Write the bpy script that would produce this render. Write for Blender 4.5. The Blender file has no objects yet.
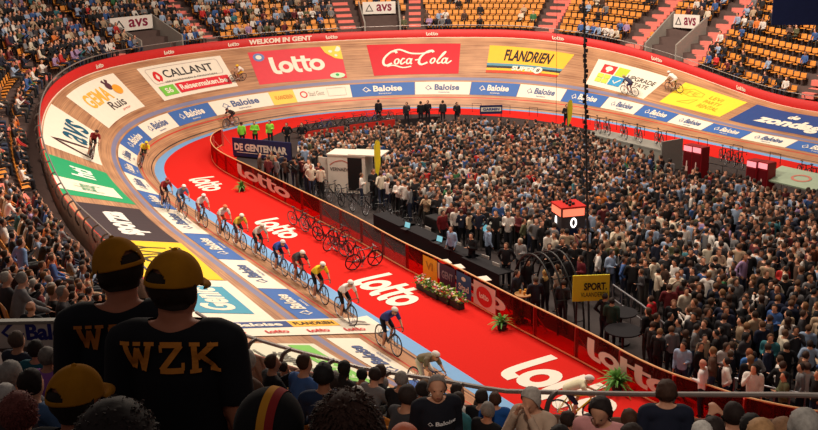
import bpy, bmesh, math, random
import numpy as np
from mathutils import Vector, Matrix, Euler
from mathutils.bvhtree import BVHTree
random.seed(7)
SC = bpy.context.scene
# ------------------------------------------------------------------ camera
CAMZ, PIT, FOC, ROLL = 12.4312, 0.2808, 949.8191, -0.0217
_c, _s, _cr, _sr = math.cos(PIT), math.sin(PIT), math.cos(ROLL), math.sin(ROLL)
FW = np.array([0, _c, -_s]); _rt = np.array([1., 0, 0]); _up = np.array([0, _s, _c])
RT = _rt*_cr + _up*_sr; UP = _up*_cr - _rt*_sr
cam = bpy.data.cameras.new('camera'); camo = bpy.data.objects.new('camera', cam); SC.collection.objects.link(camo)
m = Matrix.Identity(4)
for i in range(3):
    m[i][0], m[i][1], m[i][2] = RT[i], UP[i], -FW[i]
m.translation = Vector((0, 0, CAMZ)); camo.matrix_world = m
cam.sensor_width = 36; cam.lens = FOC/818*36; cam.clip_start = .1; cam.clip_end = 400
SC.camera = camo
# ------------------------------------------------------------------ world, lamps, exposure
w = bpy.data.worlds.new('hall_ambient'); SC.world = w; w.use_nodes = True
w.node_tree.nodes['Background'].inputs[0].default_value = (1.0, .86, .80, 1)
w.node_tree.nodes['Background'].inputs[1].default_value = .10
def area(name, loc, sx, sy, power, col, target=None):
    l = bpy.data.lights.new(name, 'AREA'); l.shape = 'RECTANGLE'; l.size = sx; l.size_y = sy; l.energy = power; l.color = col
    o = bpy.data.objects.new(name, l); SC.collection.objects.link(o); o.location = loc
    if target is not None:
        o.rotation_euler = (Vector(target)-Vector(loc)).to_track_quat('-Z', 'Y').to_euler()
    return o
WARM = (1.0, .84, .68)
area('ceiling_floodlight', (-9, 54, 19), 5, 3, 3900, WARM, (-9, 52, 0))
area('ceiling_floodlight', (2, 66, 20), 5, 3, 4300, WARM, (4, 76, 3))
area('ceiling_floodlight', (18, 58, 20), 5, 3, 4600, WARM, (25, 66, 3))
area('ceiling_floodlight', (0, 40, 19), 5, 3, 3000, WARM, (-2, 36, 0))
area('ceiling_floodlight', (6, 28, 18), 4, 3, 1800, WARM, (4, 26, 0))
area('ceiling_floodlight', (10, 46, 20), 3, 3, 1100, (1, .8, .66), (10, 44, 0))
area('ceiling_floodlight', (-14, 36, 17), 3, 2, 2600, WARM, (-20, 30, 4))
def spot(name, loc, target, power, deg, col=WARM):
    l = bpy.data.lights.new(name, 'SPOT'); l.energy = power; l.color = col; l.spot_size = math.radians(deg); l.spot_blend = .8; l.shadow_soft_size = .6
    o = bpy.data.objects.new(name, l); SC.collection.objects.link(o); o.location = loc; o.rotation_euler = (Vector(target)-Vector(loc)).to_track_quat('-Z', 'Y').to_euler()
spot('stand_fill_spot', (0, -2, 19), (4.5, 11, 6), 2600, 44)  # added fill spot, not a hall lamp; lifts the near-right spectators
SC.view_settings.view_transform = 'Standard'; SC.view_settings.look = 'None'
SC.view_settings.exposure = 0.0; SC.view_settings.gamma = 1; SC.view_settings.use_curve_mapping = False
# ------------------------------------------------------------------ picture <-> place
def project(X):
    d = np.atleast_2d(np.asarray(X, float)) - [0, 0, CAMZ]; z = np.maximum(d@FW, .05)
    return np.c_[409+FOC*(d@RT)/z, 215-FOC*(d@UP)/z]
def depth(X): return (np.atleast_2d(np.asarray(X, float))-[0, 0, CAMZ])@FW
def ground(x, y, z=0.):
    d = FW*FOC + RT*(x-409) + UP*(215-y); t = (z-CAMZ)/d[2]
    return np.array([0, 0, CAMZ]) + d*t
def ray(x, y, dist):
    d = FW*FOC + RT*(x-409) + UP*(215-y)
    return np.array([0, 0, CAMZ]) + d/FOC*dist
# ------------------------------------------------------------------ oval track: s runs along the inner edge, t up the banking
R_, T_, W_, PHS, PHB, LEAD = 15.6571, 11.2489, 6.7598, 13.274, 46.5145, 5.427
TH0, CX, CY = -1.0279, 9.1128, 43.3173
LL = ((166.66-2*math.pi*.2)-2*(math.pi*R_+T_))/2
ARC = math.pi*R_-T_; TOT = 2*LL+2*(ARC+2*T_); NS = 3200
def _kf(s):
    s = s % (TOT/2)
    if s < LL/2: return 0
    s -= LL/2
    if s < T_: return s/T_/R_
    s -= T_
    if s < ARC: return 1/R_
    s -= ARC
    if s < T_: return (1-s/T_)/R_
    return 0
SS = np.linspace(0, TOT, NS+1); _ds = SS[1]
_k = np.array([_kf(x) for x in (SS[:-1]+SS[1:])/2])
THH = np.concatenate([[0], np.cumsum(_k*_ds)]); _tm = (THH[:-1]+THH[1:])/2
PP = np.concatenate([[[0, 0]], np.cumsum(np.c_[np.cos(_tm), np.sin(_tm)]*_ds, 0)])
PP -= [0, PP[:, 1].max()/2]
_a, _b = math.cos(TH0), math.sin(TH0)
PP = PP@np.array([[_a, _b], [-_b, _a]])+[CX, CY]; THH = THH+TH0
def bank(s):
    h = TOT/2; s = np.mod(s, h); x = np.minimum(s, h-s); a = LL/2-LEAD
    u = np.clip((x-a)/(T_+2*LEAD), 0, 1); u = u*u*(3-2*u)
    return np.radians(PHS+(PHB-PHS)*u)
def S(s, t, h=0.):
    s = np.asarray(s, float)+0*np.asarray(t, float); t = np.asarray(t, float)+0*s
    mm = np.mod(s, TOT); x = np.interp(mm, SS, PP[:, 0]); y = np.interp(mm, SS, PP[:, 1]); th = np.interp(mm, SS, THH)
    ph = np.where(t > 0, bank(s), 0); nx, ny = np.sin(th), -np.cos(th); d = t*np.cos(ph)-h*np.sin(ph)
    return np.stack([x+nx*d, y+ny*d, t*np.sin(ph)+h*np.cos(ph)], -1)
def frame(s, t=0.):      # forward, outward(level), surface normal
    th = np.interp(np.mod(s, TOT), SS, THH); n = np.array([math.sin(th), -math.cos(th), 0]); f = np.array([math.cos(th), math.sin(th), 0])
    ph = float(bank(s)) if t > 0 else 0
    return f, n, -n*math.sin(ph)+np.array([0, 0, math.cos(ph)])
def edge(s, out=0., up=0.):   # outer edge of the track, level offset outward, height offset
    e = S(s, W_); th = np.interp(np.mod(s, TOT), SS, THH)
    return e + np.stack([np.sin(th)*out, -np.cos(th)*out, np.asarray(up)+0*th], -1)
# ------------------------------------------------------------------ materials
def lin(c): return tuple(((x/255)/12.92 if x/255 <= .04045 else ((x/255+.055)/1.055)**2.4) for x in c)
MATS = {}
def mat(name, col, rough=.7, noise=.12, nscale=6., metal=0., emit=0., spec=.3, objcol=False):
    if name in MATS: return MATS[name]
    M = bpy.data.materials.new(name); M.use_nodes = True; nt = M.node_tree; B = nt.nodes['Principled BSDF']
    B.inputs['Roughness'].default_value = rough; B.inputs['Metallic'].default_value = metal; B.inputs['Specular IOR Level'].default_value = spec
    L = lin(col)
    tc = nt.nodes.new('ShaderNodeTexCoord'); nz = nt.nodes.new('ShaderNodeTexNoise'); nz.inputs['Scale'].default_value = nscale; nz.inputs['Detail'].default_value = 3
    nt.links.new(tc.outputs['Object'], nz.inputs['Vector'])
    mr = nt.nodes.new('ShaderNodeMapRange'); mr.inputs['To Min'].default_value = 1-noise; mr.inputs['To Max'].default_value = 1+noise
    nt.links.new(nz.outputs['Fac'], mr.inputs['Value'])
    mx = nt.nodes.new('ShaderNodeMix'); mx.data_type = 'RGBA'; mx.blend_type = 'MULTIPLY'; mx.inputs['Factor'].default_value = 1
    mx.inputs['A'].default_value = (*L, 1)
    if objcol:
        oi = nt.nodes.new('ShaderNodeObjectInfo'); nt.links.new(oi.outputs['Color'], mx.inputs['A'])
    nt.links.new(mr.outputs['Result'], mx.inputs['B']); nt.links.new(mx.outputs['Result'], B.inputs['Base Color'])
    if emit:
        B.inputs['Emission Color'].default_value = (*L, 1); B.inputs['Emission Strength'].default_value = emit
    MATS[name] = M; return M
def paint(col, rough=.55): return mat('paint_%02x%02x%02x' % tuple(col), col, rough, .05, 3.)
CLOTH = mat('cloth', (128, 128, 128), .85, .25, 9, objcol=True)
HAIRM = mat('hair', (60, 40, 30), .75, .45, 40, objcol=True)
SKINM = mat('skin', (190, 140, 115), .6, .12, 12, objcol=True)
SKIN0 = mat('skin_plain', (220, 154, 122), .6, .12, 12)
SHOEM = mat('shoe_leather', (30, 27, 26), .6, .2)
def rand_mat(name, cols):
    M = mat(name, (128, 128, 128), .85); nt = M.node_tree
    oi = nt.nodes.new('ShaderNodeObjectInfo'); cr = nt.nodes.new('ShaderNodeValToRGB'); cr.color_ramp.interpolation = 'CONSTANT'
    while len(cr.color_ramp.elements) < len(cols): cr.color_ramp.elements.new(.5)
    for i, c in enumerate(cols):
        cr.color_ramp.elements[i].position = i/len(cols); cr.color_ramp.elements[i].color = (*lin(c), 1)
    nt.links.new(oi.outputs['Random'], cr.inputs['Fac'])
    mx = [n for n in nt.nodes if n.type == 'MIX'][0]; nt.links.new(cr.outputs['Color'], mx.inputs['A']); return M
TROUS = [(24, 26, 36), (18, 18, 20), (40, 50, 74), (60, 56, 52), (20, 22, 30)]
TROUSM = rand_mat('trouser_cloth', TROUS)
def attr_mat(name, rough=.8):
    M = bpy.data.materials.new(name); M.use_nodes = True; nt = M.node_tree; B = nt.nodes['Principled BSDF']
    a = nt.nodes.new('ShaderNodeAttribute'); a.attribute_name = 'Col'; B.inputs['Roughness'].default_value = rough
    nz = nt.nodes.new('ShaderNodeTexNoise'); nz.inputs['Scale'].default_value = 5; mr = nt.nodes.new('ShaderNodeMapRange')
    mr.inputs['To Min'].default_value = .85; mr.inputs['To Max'].default_value = 1.15; nt.links.new(nz.outputs['Fac'], mr.inputs['Value'])
    mx = nt.nodes.new('ShaderNodeMix'); mx.data_type = 'RGBA'; mx.blend_type = 'MULTIPLY'; mx.inputs['Factor'].default_value = 1
    nt.links.new(a.outputs['Color'], mx.inputs['A']); nt.links.new(mr.outputs['Result'], mx.inputs['B']); nt.links.new(mx.outputs['Result'], B.inputs['Base Color']); return M
CROWDM = attr_mat('crowd_cloth')
def wood_mat():
    M = bpy.data.materials.new('track_pine'); M.use_nodes = True; nt = M.node_tree; N = nt.nodes; B = N['Principled BSDF']; B.inputs['Roughness'].default_value = .5
    uv = N.new('ShaderNodeUVMap'); sep = N.new('ShaderNodeSeparateXYZ'); nt.links.new(uv.outputs['UV'], sep.inputs[0])
    def mth(op, a, b=None):
        n = N.new('ShaderNodeMath'); n.operation = op
        for k, x in enumerate((a, b)):
            if x is None: continue
            if isinstance(x, (int, float)): n.inputs[k].default_value = x
            else: nt.links.new(x, n.inputs[k])
        return n.outputs[0]
    def noise(sx, sy, det):
        mp = N.new('ShaderNodeMapping'); mp.inputs['Scale'].default_value = (sx, sy, 1); nt.links.new(uv.outputs['UV'], mp.inputs[0])
        nz = N.new('ShaderNodeTexNoise'); nz.inputs['Scale'].default_value = 1; nz.inputs['Detail'].default_value = det; nt.links.new(mp.outputs[0], nz.inputs['Vector']); return nz.outputs['Fac']
    cr = N.new('ShaderNodeValToRGB'); e = cr.color_ramp.elements
    e[0].position = .36; e[0].color = (*lin((128, 84, 58)), 1); e[1].position = .64; e[1].color = (*lin((206, 156, 114)), 1)
    fine = noise(.25, 14, 2); broad = noise(.5, .8, 4); patch = noise(.12, 1.6, 3)
    nt.links.new(mth('ADD', mth('MULTIPLY', fine, .5), mth('ADD', mth('MULTIPLY', broad, .3), mth('MULTIPLY', patch, .2))), cr.inputs['Fac'])
    cur = cr.outputs['Color']
    def line(t0, t1, col, fac=1.):
        nonlocal cur
        g = mth('MULTIPLY', mth('GREATER_THAN', sep.outputs['Y'], t0), mth('LESS_THAN', sep.outputs['Y'], t1))
        mx = N.new('ShaderNodeMix'); mx.data_type = 'RGBA'; nt.links.new(mth('MULTIPLY', g, fac), mx.inputs['Factor']); nt.links.new(cur, mx.inputs['A'])
        mx.inputs['B'].default_value = (*lin(col), 1); cur = mx.outputs['Result']
    line(.17, .235, (20, 18, 24)); line(.86, .94, (196, 44, 30)); line(2.52, 2.8, (112, 122, 160), .85); line(6.7, 6.8, (225, 205, 185))
    nt.links.new(cur, B.inputs['Base Color']); return M
# ------------------------------------------------------------------ object helpers
COL = SC.collection
def link(name, me, parent=None, M=None):
    o = bpy.data.objects.new(name, me); COL.objects.link(o)
    if M is not None and me is not None: me.materials.append(M)
    if parent is not None: o.parent = parent
    return o
def tag(o, label=None, cat=None, group=None, kind=None):
    if label: o['label'] = label
    if cat: o['category'] = cat
    if group: o['group'] = group
    if kind: o['kind'] = kind
    return o
def empty(name, loc=(0, 0, 0), rz=0., label=None, cat=None, group=None):
    o = bpy.data.objects.new(name, None); COL.objects.link(o); o.location = Vector(loc); o.rotation_euler = (0, 0, rz); o.empty_display_size = .1
    return tag(o, label, cat, group)
def copy_tree(o, parent=None):
    c = o.copy(); COL.objects.link(c); c.parent = parent
    if parent is not None: c.matrix_parent_inverse = o.matrix_parent_inverse
    for ch in list(o.children): copy_tree(ch, c)
    return c
def npmesh(name, V, F, mi=None, smooth=False):
    me = bpy.data.meshes.new(name); V = np.asarray(V, np.float32)
    if isinstance(F, np.ndarray):
        nf, k = F.shape; me.vertices.add(len(V)); me.vertices.foreach_set('co', V.ravel()); me.loops.add(nf*k); me.loops.foreach_set('vertex_index', F.astype(np.int32).ravel())
        me.polygons.add(nf); me.polygons.foreach_set('loop_start', np.arange(nf, dtype=np.int32)*k); me.polygons.foreach_set('loop_total', np.full(nf, k, np.int32))
        if mi is not None: me.polygons.foreach_set('material_index', np.asarray(mi, np.int32))
        me.update(calc_edges=True)
    else: me.from_pydata([tuple(map(float, v)) for v in V], [], [tuple(int(i) for i in f) for f in F]); me.update()
    if smooth: me.polygons.foreach_set('use_smooth', [True]*len(me.polygons))
    return me
class MB:
    def __init__(s): s.bm = bmesh.new()
    def box(s, c, d, rz=0., bev=0., rot=None):
        r = bmesh.ops.create_cube(s.bm, size=1)
        M = Matrix.Translation(Vector(c)) @ (rot.to_4x4() if rot is not None else Matrix.Rotation(rz, 4, 'Z')) @ Matrix.Diagonal((*d, 1))
        bmesh.ops.transform(s.bm, matrix=M, verts=r['verts'])
        if bev: bmesh.ops.bevel(s.bm, geom=list({e for v in r['verts'] for e in v.link_edges}), offset=bev, segments=2, affect='EDGES')
        return s
    def tube(s, pts, r, n=8, closed=False, caps=True):
        pts = [Vector(p) for p in pts]; rings = []; N = len(pts)
        rr = r if isinstance(r, (list, tuple)) else [r]*N
        for i, p in enumerate(pts):
            a = pts[(i-1) % N] if (closed or i > 0) else p; b = pts[(i+1) % N] if (closed or i < N-1) else p
            d = (b-a).normalized(); u = d.cross(Vector((0, 0, 1)))
            if u.length < .15: u = d.cross(Vector((0, 1, 0)))
            u.normalize(); v = u.cross(d)
            rings.append([s.bm.verts.new(p+(u*math.cos(2*math.pi*k/n)+v*math.sin(2*math.pi*k/n))*rr[i]) for k in range(n)])
        for i in range(N if closed else N-1):
            A, B = rings[i], rings[(i+1) % N]
            for k in range(n):
                try: s.bm.faces.new((A[k], A[(k+1) % n], B[(k+1) % n], B[k]))
                except ValueError: pass
        if caps and not closed:
            s.bm.faces.new(rings[0]); s.bm.faces.new(rings[-1][::-1])
        return s
    def ring(s, c, R, r, axis='Y', n=24, m=6):
        pts = []
        for k in range(n):
            a = 2*math.pi*k/n
            pts.append(Vector(c)+(Vector((math.cos(a)*R, 0, math.sin(a)*R)) if axis == 'Y' else Vector((math.cos(a)*R, math.sin(a)*R, 0))))
        return s.tube(pts, r, m, closed=True)
    def cyl(s, c, r, h, n=20, axis='Z', r2=None):
        M = Matrix.Translation(Vector(c))
        if axis == 'Y': M = M @ Matrix.Rotation(math.pi/2, 4, 'X')
        if axis == 'X': M = M @ Matrix.Rotation(math.pi/2, 4, 'Y')
        bmesh.ops.create_cone(s.bm, cap_ends=True, segments=n, radius1=r, radius2=r if r2 is None else r2, depth=h, matrix=M); return s
    def ball(s, c, d, u=14, v=10, rot=None):
        M = Matrix.Translation(Vector(c)) @ (rot.to_4x4() if rot is not None else Matrix.Identity(4)) @ Matrix.Diagonal((*d, 1))
        bmesh.ops.create_uvsphere(s.bm, u_segments=u, v_segments=v, radius=1, matrix=M); return s
    def build(s, name, M=None, parent=None, smooth=False):
        bmesh.ops.recalc_face_normals(s.bm, faces=s.bm.faces)
        me = bpy.data.meshes.new(name); s.bm.to_mesh(me); s.bm.free()
        if smooth:
            me.polygons.foreach_set('use_smooth', [True]*len(me.polygons)); me.set_sharp_from_angle(angle=.7)
        return link(name, me, parent, M)
def struct(o): o['kind'] = 'structure'; return o
# ------------------------------------------------------------------ flat graphics in metres, mapped onto a surface
_TC = {}
def text_polys(body, bold=0., shear=0.):
    key = (body, bold, shear)
    if key in _TC: return _TC[key]
    cu = bpy.data.curves.new('t', 'FONT'); cu.body = body; cu.offset = bold; cu.shear = shear; cu.resolution_u = 3
    o = bpy.data.objects.new('t', cu); COL.objects.link(o); dg = bpy.context.evaluated_depsgraph_get(); me = o.evaluated_get(dg).to_mesh()
    V = np.array([v.co[:2] for v in me.vertices]).reshape(-1, 2); F = [tuple(p.vertices) for p in me.polygons]
    o.evaluated_get(dg).to_mesh_clear(); bpy.data.objects.remove(o); bpy.data.curves.remove(cu)
    V = V-V.min(0); V = V/V.max(0); _TC[key] = (V, F); return _TC[key]
def smooth_pts(P, k=5):
    P = [np.array(p, float) for p in P]
    if len(P) < 3: return [P[0]+(P[-1]-P[0])*i/4 for i in range(5)]
    out = []
    for i in range(len(P)-1):
        a, b, c, d = P[max(i-1, 0)], P[i], P[i+1], P[min(i+2, len(P)-1)]
        for j in range(k):
            t = j/k; out.append(.5*((2*b)+(c-a)*t+(2*a-5*b+4*c-d)*t*t+(3*b-3*c+d-a)*t**3))
    return out+[P[-1]]
def stroke(P, wd, smooth=True, closed=False):
    if smooth: P = smooth_pts(P)
    else:
        P0 = [np.array(p, float) for p in P]; P = [P0[0]]
        for a, b in zip(P0[:-1], P0[1:]):
            k = max(1, int(np.linalg.norm(b-a)/.4)); P += [a+(b-a)*i/k for i in range(1, k+1)]
    V = []; F = []; n = len(P)
    for i, p in enumerate(P):
        a = P[max(i-1, 0)]; b = P[min(i+1, n-1)]
        if closed and i in (0, n-1): a, b = P[-2], P[1]
        d = b-a; d = d/(np.linalg.norm(d)+1e-9); q = np.array([-d[1], d[0]])*wd/2; V += [p+q, p-q]
    for i in range(n-1): F.append((2*i, 2*i+1, 2*i+3, 2*i+2))
    return np.array(V), F
def circ(cx, cy, rx, ry=None, n=20):
    ry = rx if ry is None else ry
    return [(cx+rx*math.cos(2*math.pi*k/n), cy+ry*math.sin(2*math.pi*k/n)) for k in range(n+1)]
def disc(cx, cy, rx, ry=None, n=24):
    P = np.array(circ(cx, cy, rx, ry, n)[:-1]); return P, [tuple(range(n))]
def rect(x0, y0, x1, y1, nx=0, ny=0):
    nx = nx or max(1, min(40, math.ceil(abs(x1-x0)/.3))); ny = ny or max(1, min(20, math.ceil(abs(y1-y0)/.3)))
    V = np.array([(x0+(x1-x0)*i/nx, y0+(y1-y0)*j/ny) for j in range(ny+1) for i in range(nx+1)]); k = nx+1
    return V, [(j*k+i, j*k+i+1, (j+1)*k+i+1, (j+1)*k+i) for j in range(ny) for i in range(nx)]
def joinp(parts):
    V = []; F = []; n = 0
    for k, (v, f) in enumerate(parts):
        v = np.asarray(v, float); v = np.c_[v[:, :2], (v[:, 2] if v.shape[1] > 2 else 0)+np.full(len(v), k*.0016)]
        V.append(v); F += [tuple(i+n for i in q) for q in f]; n += len(v)
    return np.concatenate(V), F
def fit(poly, x0, y0, x1, y1):
    V, F = poly; V = np.array(V, float); P = V[:, :2]; lo, hi = P.min(0), P.max(0); V[:, :2] = (P-lo)/(hi-lo)*[x1-x0, y1-y0]+[x0, y0]; return V, F
def txt(body, x0, y0, x1, y1, bold=.02, shear=0.): V, F = text_polys(body, bold, shear); return V*[x1-x0, y1-y0]+[x0, y0], F
def lotto():
    P = [stroke([(.12, 1), (.12, .35), (.2, .1), (.45, .06)], .22)]
    P += [stroke(circ(.72, .36, .25, .26), .2, False, True)]
    P += [stroke([(1.18, .95), (1.18, .35), (1.26, .1), (1.45, .07)], .21), stroke([(1.1, .68), (1.95, .68)], .15, False), stroke([(1.62, .95), (1.62, .35), (1.7, .1), (1.88, .07)], .21)]
    P += [stroke(circ(2.2, .36, .26, .26), .2, False, True)]
    return joinp(P)
def diamond(): return joinp([stroke([(0, .5), (.5, 1), (1, .5), (.5, 0), (0, .5)], .16, False, True), stroke([(.75, .25), (1.25, .25)], .16, False)])
def cola():
    w_ = .085; C1 = [(.62, .86), (.52, .98), (.3, .9), (.08, .55), (.08, .2), (.25, .06), (.5, .2)]
    o = lambda x: circ(x, .3, .1, .17); P = [stroke(C1, .12), stroke(o(.72), w_, False, True), stroke([(1.08, .45), (.98, .48), (.92, .25), (1.0, .12), (1.14, .26)], w_), stroke(o(1.3), w_, False, True), stroke([(1.42, .48), (1.42, .2), (1.5, .12)], w_), stroke([(1.6, .36), (1.76, .4)], .08)]
    P += [stroke([(x+1.75, y) for x, y in C1], .12), stroke(o(2.48), w_, False, True), stroke([(2.7, .2), (2.84, .75), (2.94, .9), (2.9, .7), (2.72, .3), (2.8, .12), (2.9, .2)], w_), stroke(o(3.04), w_, False, True), stroke([(3.16, .48), (3.16, .2), (3.26, .12), (3.4, .3)], w_)]
    P += [stroke([(.3, .92), (.7, 1.08), (1.3, .82), (1.9, .8), (2.3, .95)], .1), stroke([(.3, -.02), (.6, .05), (1.1, -.12), (1.5, -.05)], .08)]
    V, F = joinp(P); V = V.copy(); V[:, 0] += V[:, 1]*.28; return V, F
def flat(name, poly, mapper, M, parent, h):
    V, F = poly; X = mapper(V[:, 0], V[:, 1], h+(V[:, 2] if V.shape[1] > 2 else 0)); return link(name, npmesh(name, X, F), parent, M)
# ================================================================== THE SETTING
def grid_surface(name, s0, s1, prof, M, ds=.4, uv=True, parent=None, h=0.):
    n = int(abs(s1-s0)/ds)+2; ss = np.linspace(s0, s1, n); tt = np.array(prof, float)
    X = S(ss[:, None], tt[None, :], h).reshape(-1, 3); k = len(tt)
    F = np.array([(i*k+j, i*k+j+1, (i+1)*k+j+1, (i+1)*k+j) for i in range(n-1) for j in range(k-1)])
    me = npmesh(name, X, F)
    if uv:
        U = me.uv_layers.new(name='UVMap'); vi = np.zeros(len(me.loops), np.int32); me.loops.foreach_get('vertex_index', vi)
        U.data.foreach_set('uv', np.c_[ss[vi//k], tt[vi % k]].astype(np.float32).ravel())
    return link(name, me, parent, M)
WOOD = wood_mat(); CARPET = mat('red_carpet', (206, 38, 32), .9, .07, 14, spec=.05)
struct(grid_surface('track_banking', 0, TOT, np.linspace(0, W_, 18), WOOD))
struct(grid_surface('blue_band', 0, TOT, [-.534, 0.0], mat('blue_band_paint', (116, 164, 212), .6, .06, 4), h=.004))
depthf = lambda s: 2.4 if 88 < s < 118 else (3.9 if (s < 30 or s > 130) else 3.0)
ssn = np.linspace(0, TOT, 420); inn = S(ssn, -.534, .002)
cen = np.array([CX, CY]); wd = np.array([4.2 if (s < 32 or s > 128) else 2.6 for s in ssn]); wd = np.convolve(np.r_[wd[-10:], wd, wd[:10]], np.ones(21)/21, 'valid')
inn2 = np.array([S(s, -.534-d+.0, .002) for s, d in zip(ssn, wd)])
V = np.concatenate([inn, inn2]); n = len(ssn)
struct(link('floor_apron', npmesh('floor_apron', V, np.array([(i, i+1, n+i+1, n+i) for i in range(n-1)])), None, CARPET))
mb = MB(); mb.box((CX, CY, -.06), (120, 120, .1)); struct(mb.build('floor', mat('infield_floor', (52, 44, 44), .7, .25, 2)))
# apron edge where the red flooring ends against the dark infield floor lies under the fence
def ring_mesh(name, s0, s1, prof, M, ds=.8):      # prof: function s -> list of (out, up) from the track's outer edge
    ss = np.arange(s0, s1+ds, ds); rows = []
    for s in ss: rows.append([edge(s, a, b) for a, b in prof(s)])
    A = np.array(rows); n, k = A.shape[:2]
    F = np.array([(i*k+j, (i+1)*k+j, (i+1)*k+j+1, i*k+j+1) for i in range(n-1) for j in range(k-1)])
    return link(name, npmesh(name, A.reshape(-1, 3), F), None, M)
HB = .6; HR = .36
_D = [(TOT+9, (327, 358.5), (335, 379)), (TOT+11, (362, 368), (362, 388)), (TOT+14, (448.5, 381.4), (465, 405.7)), (TOT+17, (502, 391), (562, 416.5)), (TOT+20, (640, 394.3), (640, 418.5)), (TOT+23, (814, 395.5), (814, 420.5))]
_SG = np.linspace(TOT, TOT+27, 541)
def _up_for(px, out):       # height above the track's outer edge at which the boarding line passes
    best = None
    for s in _SG:
        p = S(s, W_); th = np.interp(np.mod(s, TOT), SS, THH); p = p+np.array([math.sin(th)*out, -math.cos(th)*out, 0])
        a = project(p)[0]; b = project(p+[0, 0, 1.])[0]
        k = (a[1]-px[1])/(a[1]-b[1]); x = a[0]+(b[0]-a[0])*k
        if best is None or abs(x-px[0]) < best[0]: best = (abs(x-px[0]), s, k)
    return best[1:]
_RU = [_up_for(d[1], -.05) for d in _D]; _BU = [_up_for(d[2], .05) for d in _D]
def hbs(s): return np.interp(s, [TOT+2]+[b[0] for b in _BU]+[TOT+30], [HB]+[b[1] for b in _BU]+[_BU[-1][1]])
def hrs(s): return np.interp(s, [TOT+2]+[b[0] for b in _RU]+[TOT+30], [HB+HR]+[b[1] for b in _RU]+[_RU[-1][1]])
print('RAIL', _RU, 'BOARD', _BU)
RED = mat('red_boarding', (196, 36, 34), .5, .08, 5)
struct(ring_mesh('wall_boarding', 30, TOT+30, lambda s: [(0, -.01), (0, hbs(s)), (.05, hbs(s)+.02), (.05, hbs(s))], RED))
BROWN = mat('brown_ply', (120, 92, 76), .7, .2, 3)
struct(ring_mesh('wall_boarding_back', 30, TOT+30, lambda s: [(.055, hbs(s)+.02), (.1, hbs(s)), (.1, hbs(s)-.8), (.12, -1.2), (.16, -3)], BROWN))
# ------------------------------------------------------------------ terraces
def sm(a, b, x): u = np.clip((x-a)/(b-a), 0, 1); return u*u*(3-2*u)
def farness(s):
    s = np.mod(s, TOT); return float(sm(62, 74, s)*(1-sm(141, 152, s)))
ROWP, ROWH, ROW0 = .85, .48, .75
def zrow(s, r):
    f = farness(s); e = float(W_*math.sin(float(bank(s)))); k = math.exp(-r/9)
    nb = float(sm(11, 18, s_)*(1-sm(34, 44, s_))) if (s_ := s % TOT) < 60 else 0.
    return k*(e+.3*f-.45*(1-f))+(1-k)*(4.5*f+2.85*(1-f))+r*ROWH+.48*nb*min(1, r/3+.3)
def terrace_z(x, y):
    d = ((EDG[:, :2]-[x, y])**2).sum(1); i = d.argmin(); return zrow(EDS[i], max(0, math.floor((math.sqrt(d[i])-ROW0)/ROWP)))
EDS = np.linspace(0, TOT, 1600); EDG = edge(EDS)
CONC = mat('terrace_concrete', (84, 66, 62), .85, .2, 2)
NR = 17
def tprof(s):
    e = float(W_*math.sin(float(bank(s)))); P = [(.16, zrow(s, 0)-e-.01), (ROW0, zrow(s, 0)-e-.01)]
    for r in range(NR):
        z = zrow(s, r)-e; P += [(ROW0+ROWP*r, z), (ROW0+ROWP*(r+1), z)]
    return P
struct(ring_mesh('floor_terrace', 74, TOT+31, tprof, CONC, 1.0))
wz = lambda s: float(W_*math.sin(float(bank(s))))
struct(ring_mesh('wall_back', 74, 152, lambda s: [(ROW0+ROWP*NR, zrow(s, NR-1)-wz(s)-1), (ROW0+ROWP*NR, zrow(s, NR-1)-wz(s)+7)], mat('back_wall', (70, 44, 42), .9, .15, 1)))
# aisles with salmon stair treads
AISLES = [(81.5, 1.2), (89.3, .9), (98.3, 1.3), (102.2, 1.3), (107.6, 1.5), (115.3, 1.0), (119.2, 1.3), (127.7, 1.1), (134.2, 1.1), (141, 1.1), (147.5, 1.1), (154.5, 1.1), (162.5, 1.1), (TOT+5.5, 1.1), (TOT+14, 1.1)]
STAIR = mat('salmon_stair_paint', (232, 128, 116), .7, .1, 5)
for s0, wdt in AISLES:
    mb = MB(); f, n_, _ = frame(s0); rz = math.atan2(n_[1], n_[0])
    for r in range(NR-1):
        for k in range(2):
            d = ROW0+ROWP*(r+k*.5)-ROWP*.5+.02; z = zrow(s0, r)-ROWH*(1-k)*.5; p = edge(s0, d+ROWP*.25); 
            if math.hypot(p[0], p[1]) < 3.2: continue
            mb.box((p[0], p[1], z-.16), (ROWP*.5+.02, wdt, .36), rz)
    struct(mb.build('trim_stair', STAIR))
VOMS = [(116.3, 118.2, 0, 3), (99.3, 101.1, 0, 3), (84.0, 87.2, 0, 4), (130.0, 132.7, 0, 3)]     # s-range, rows of each exit opening
def in_vom(s, r): return any(a-.3 < s < b+.3 and r0 <= r <= r1+.0 for a, b, r0, r1 in VOMS)
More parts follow.
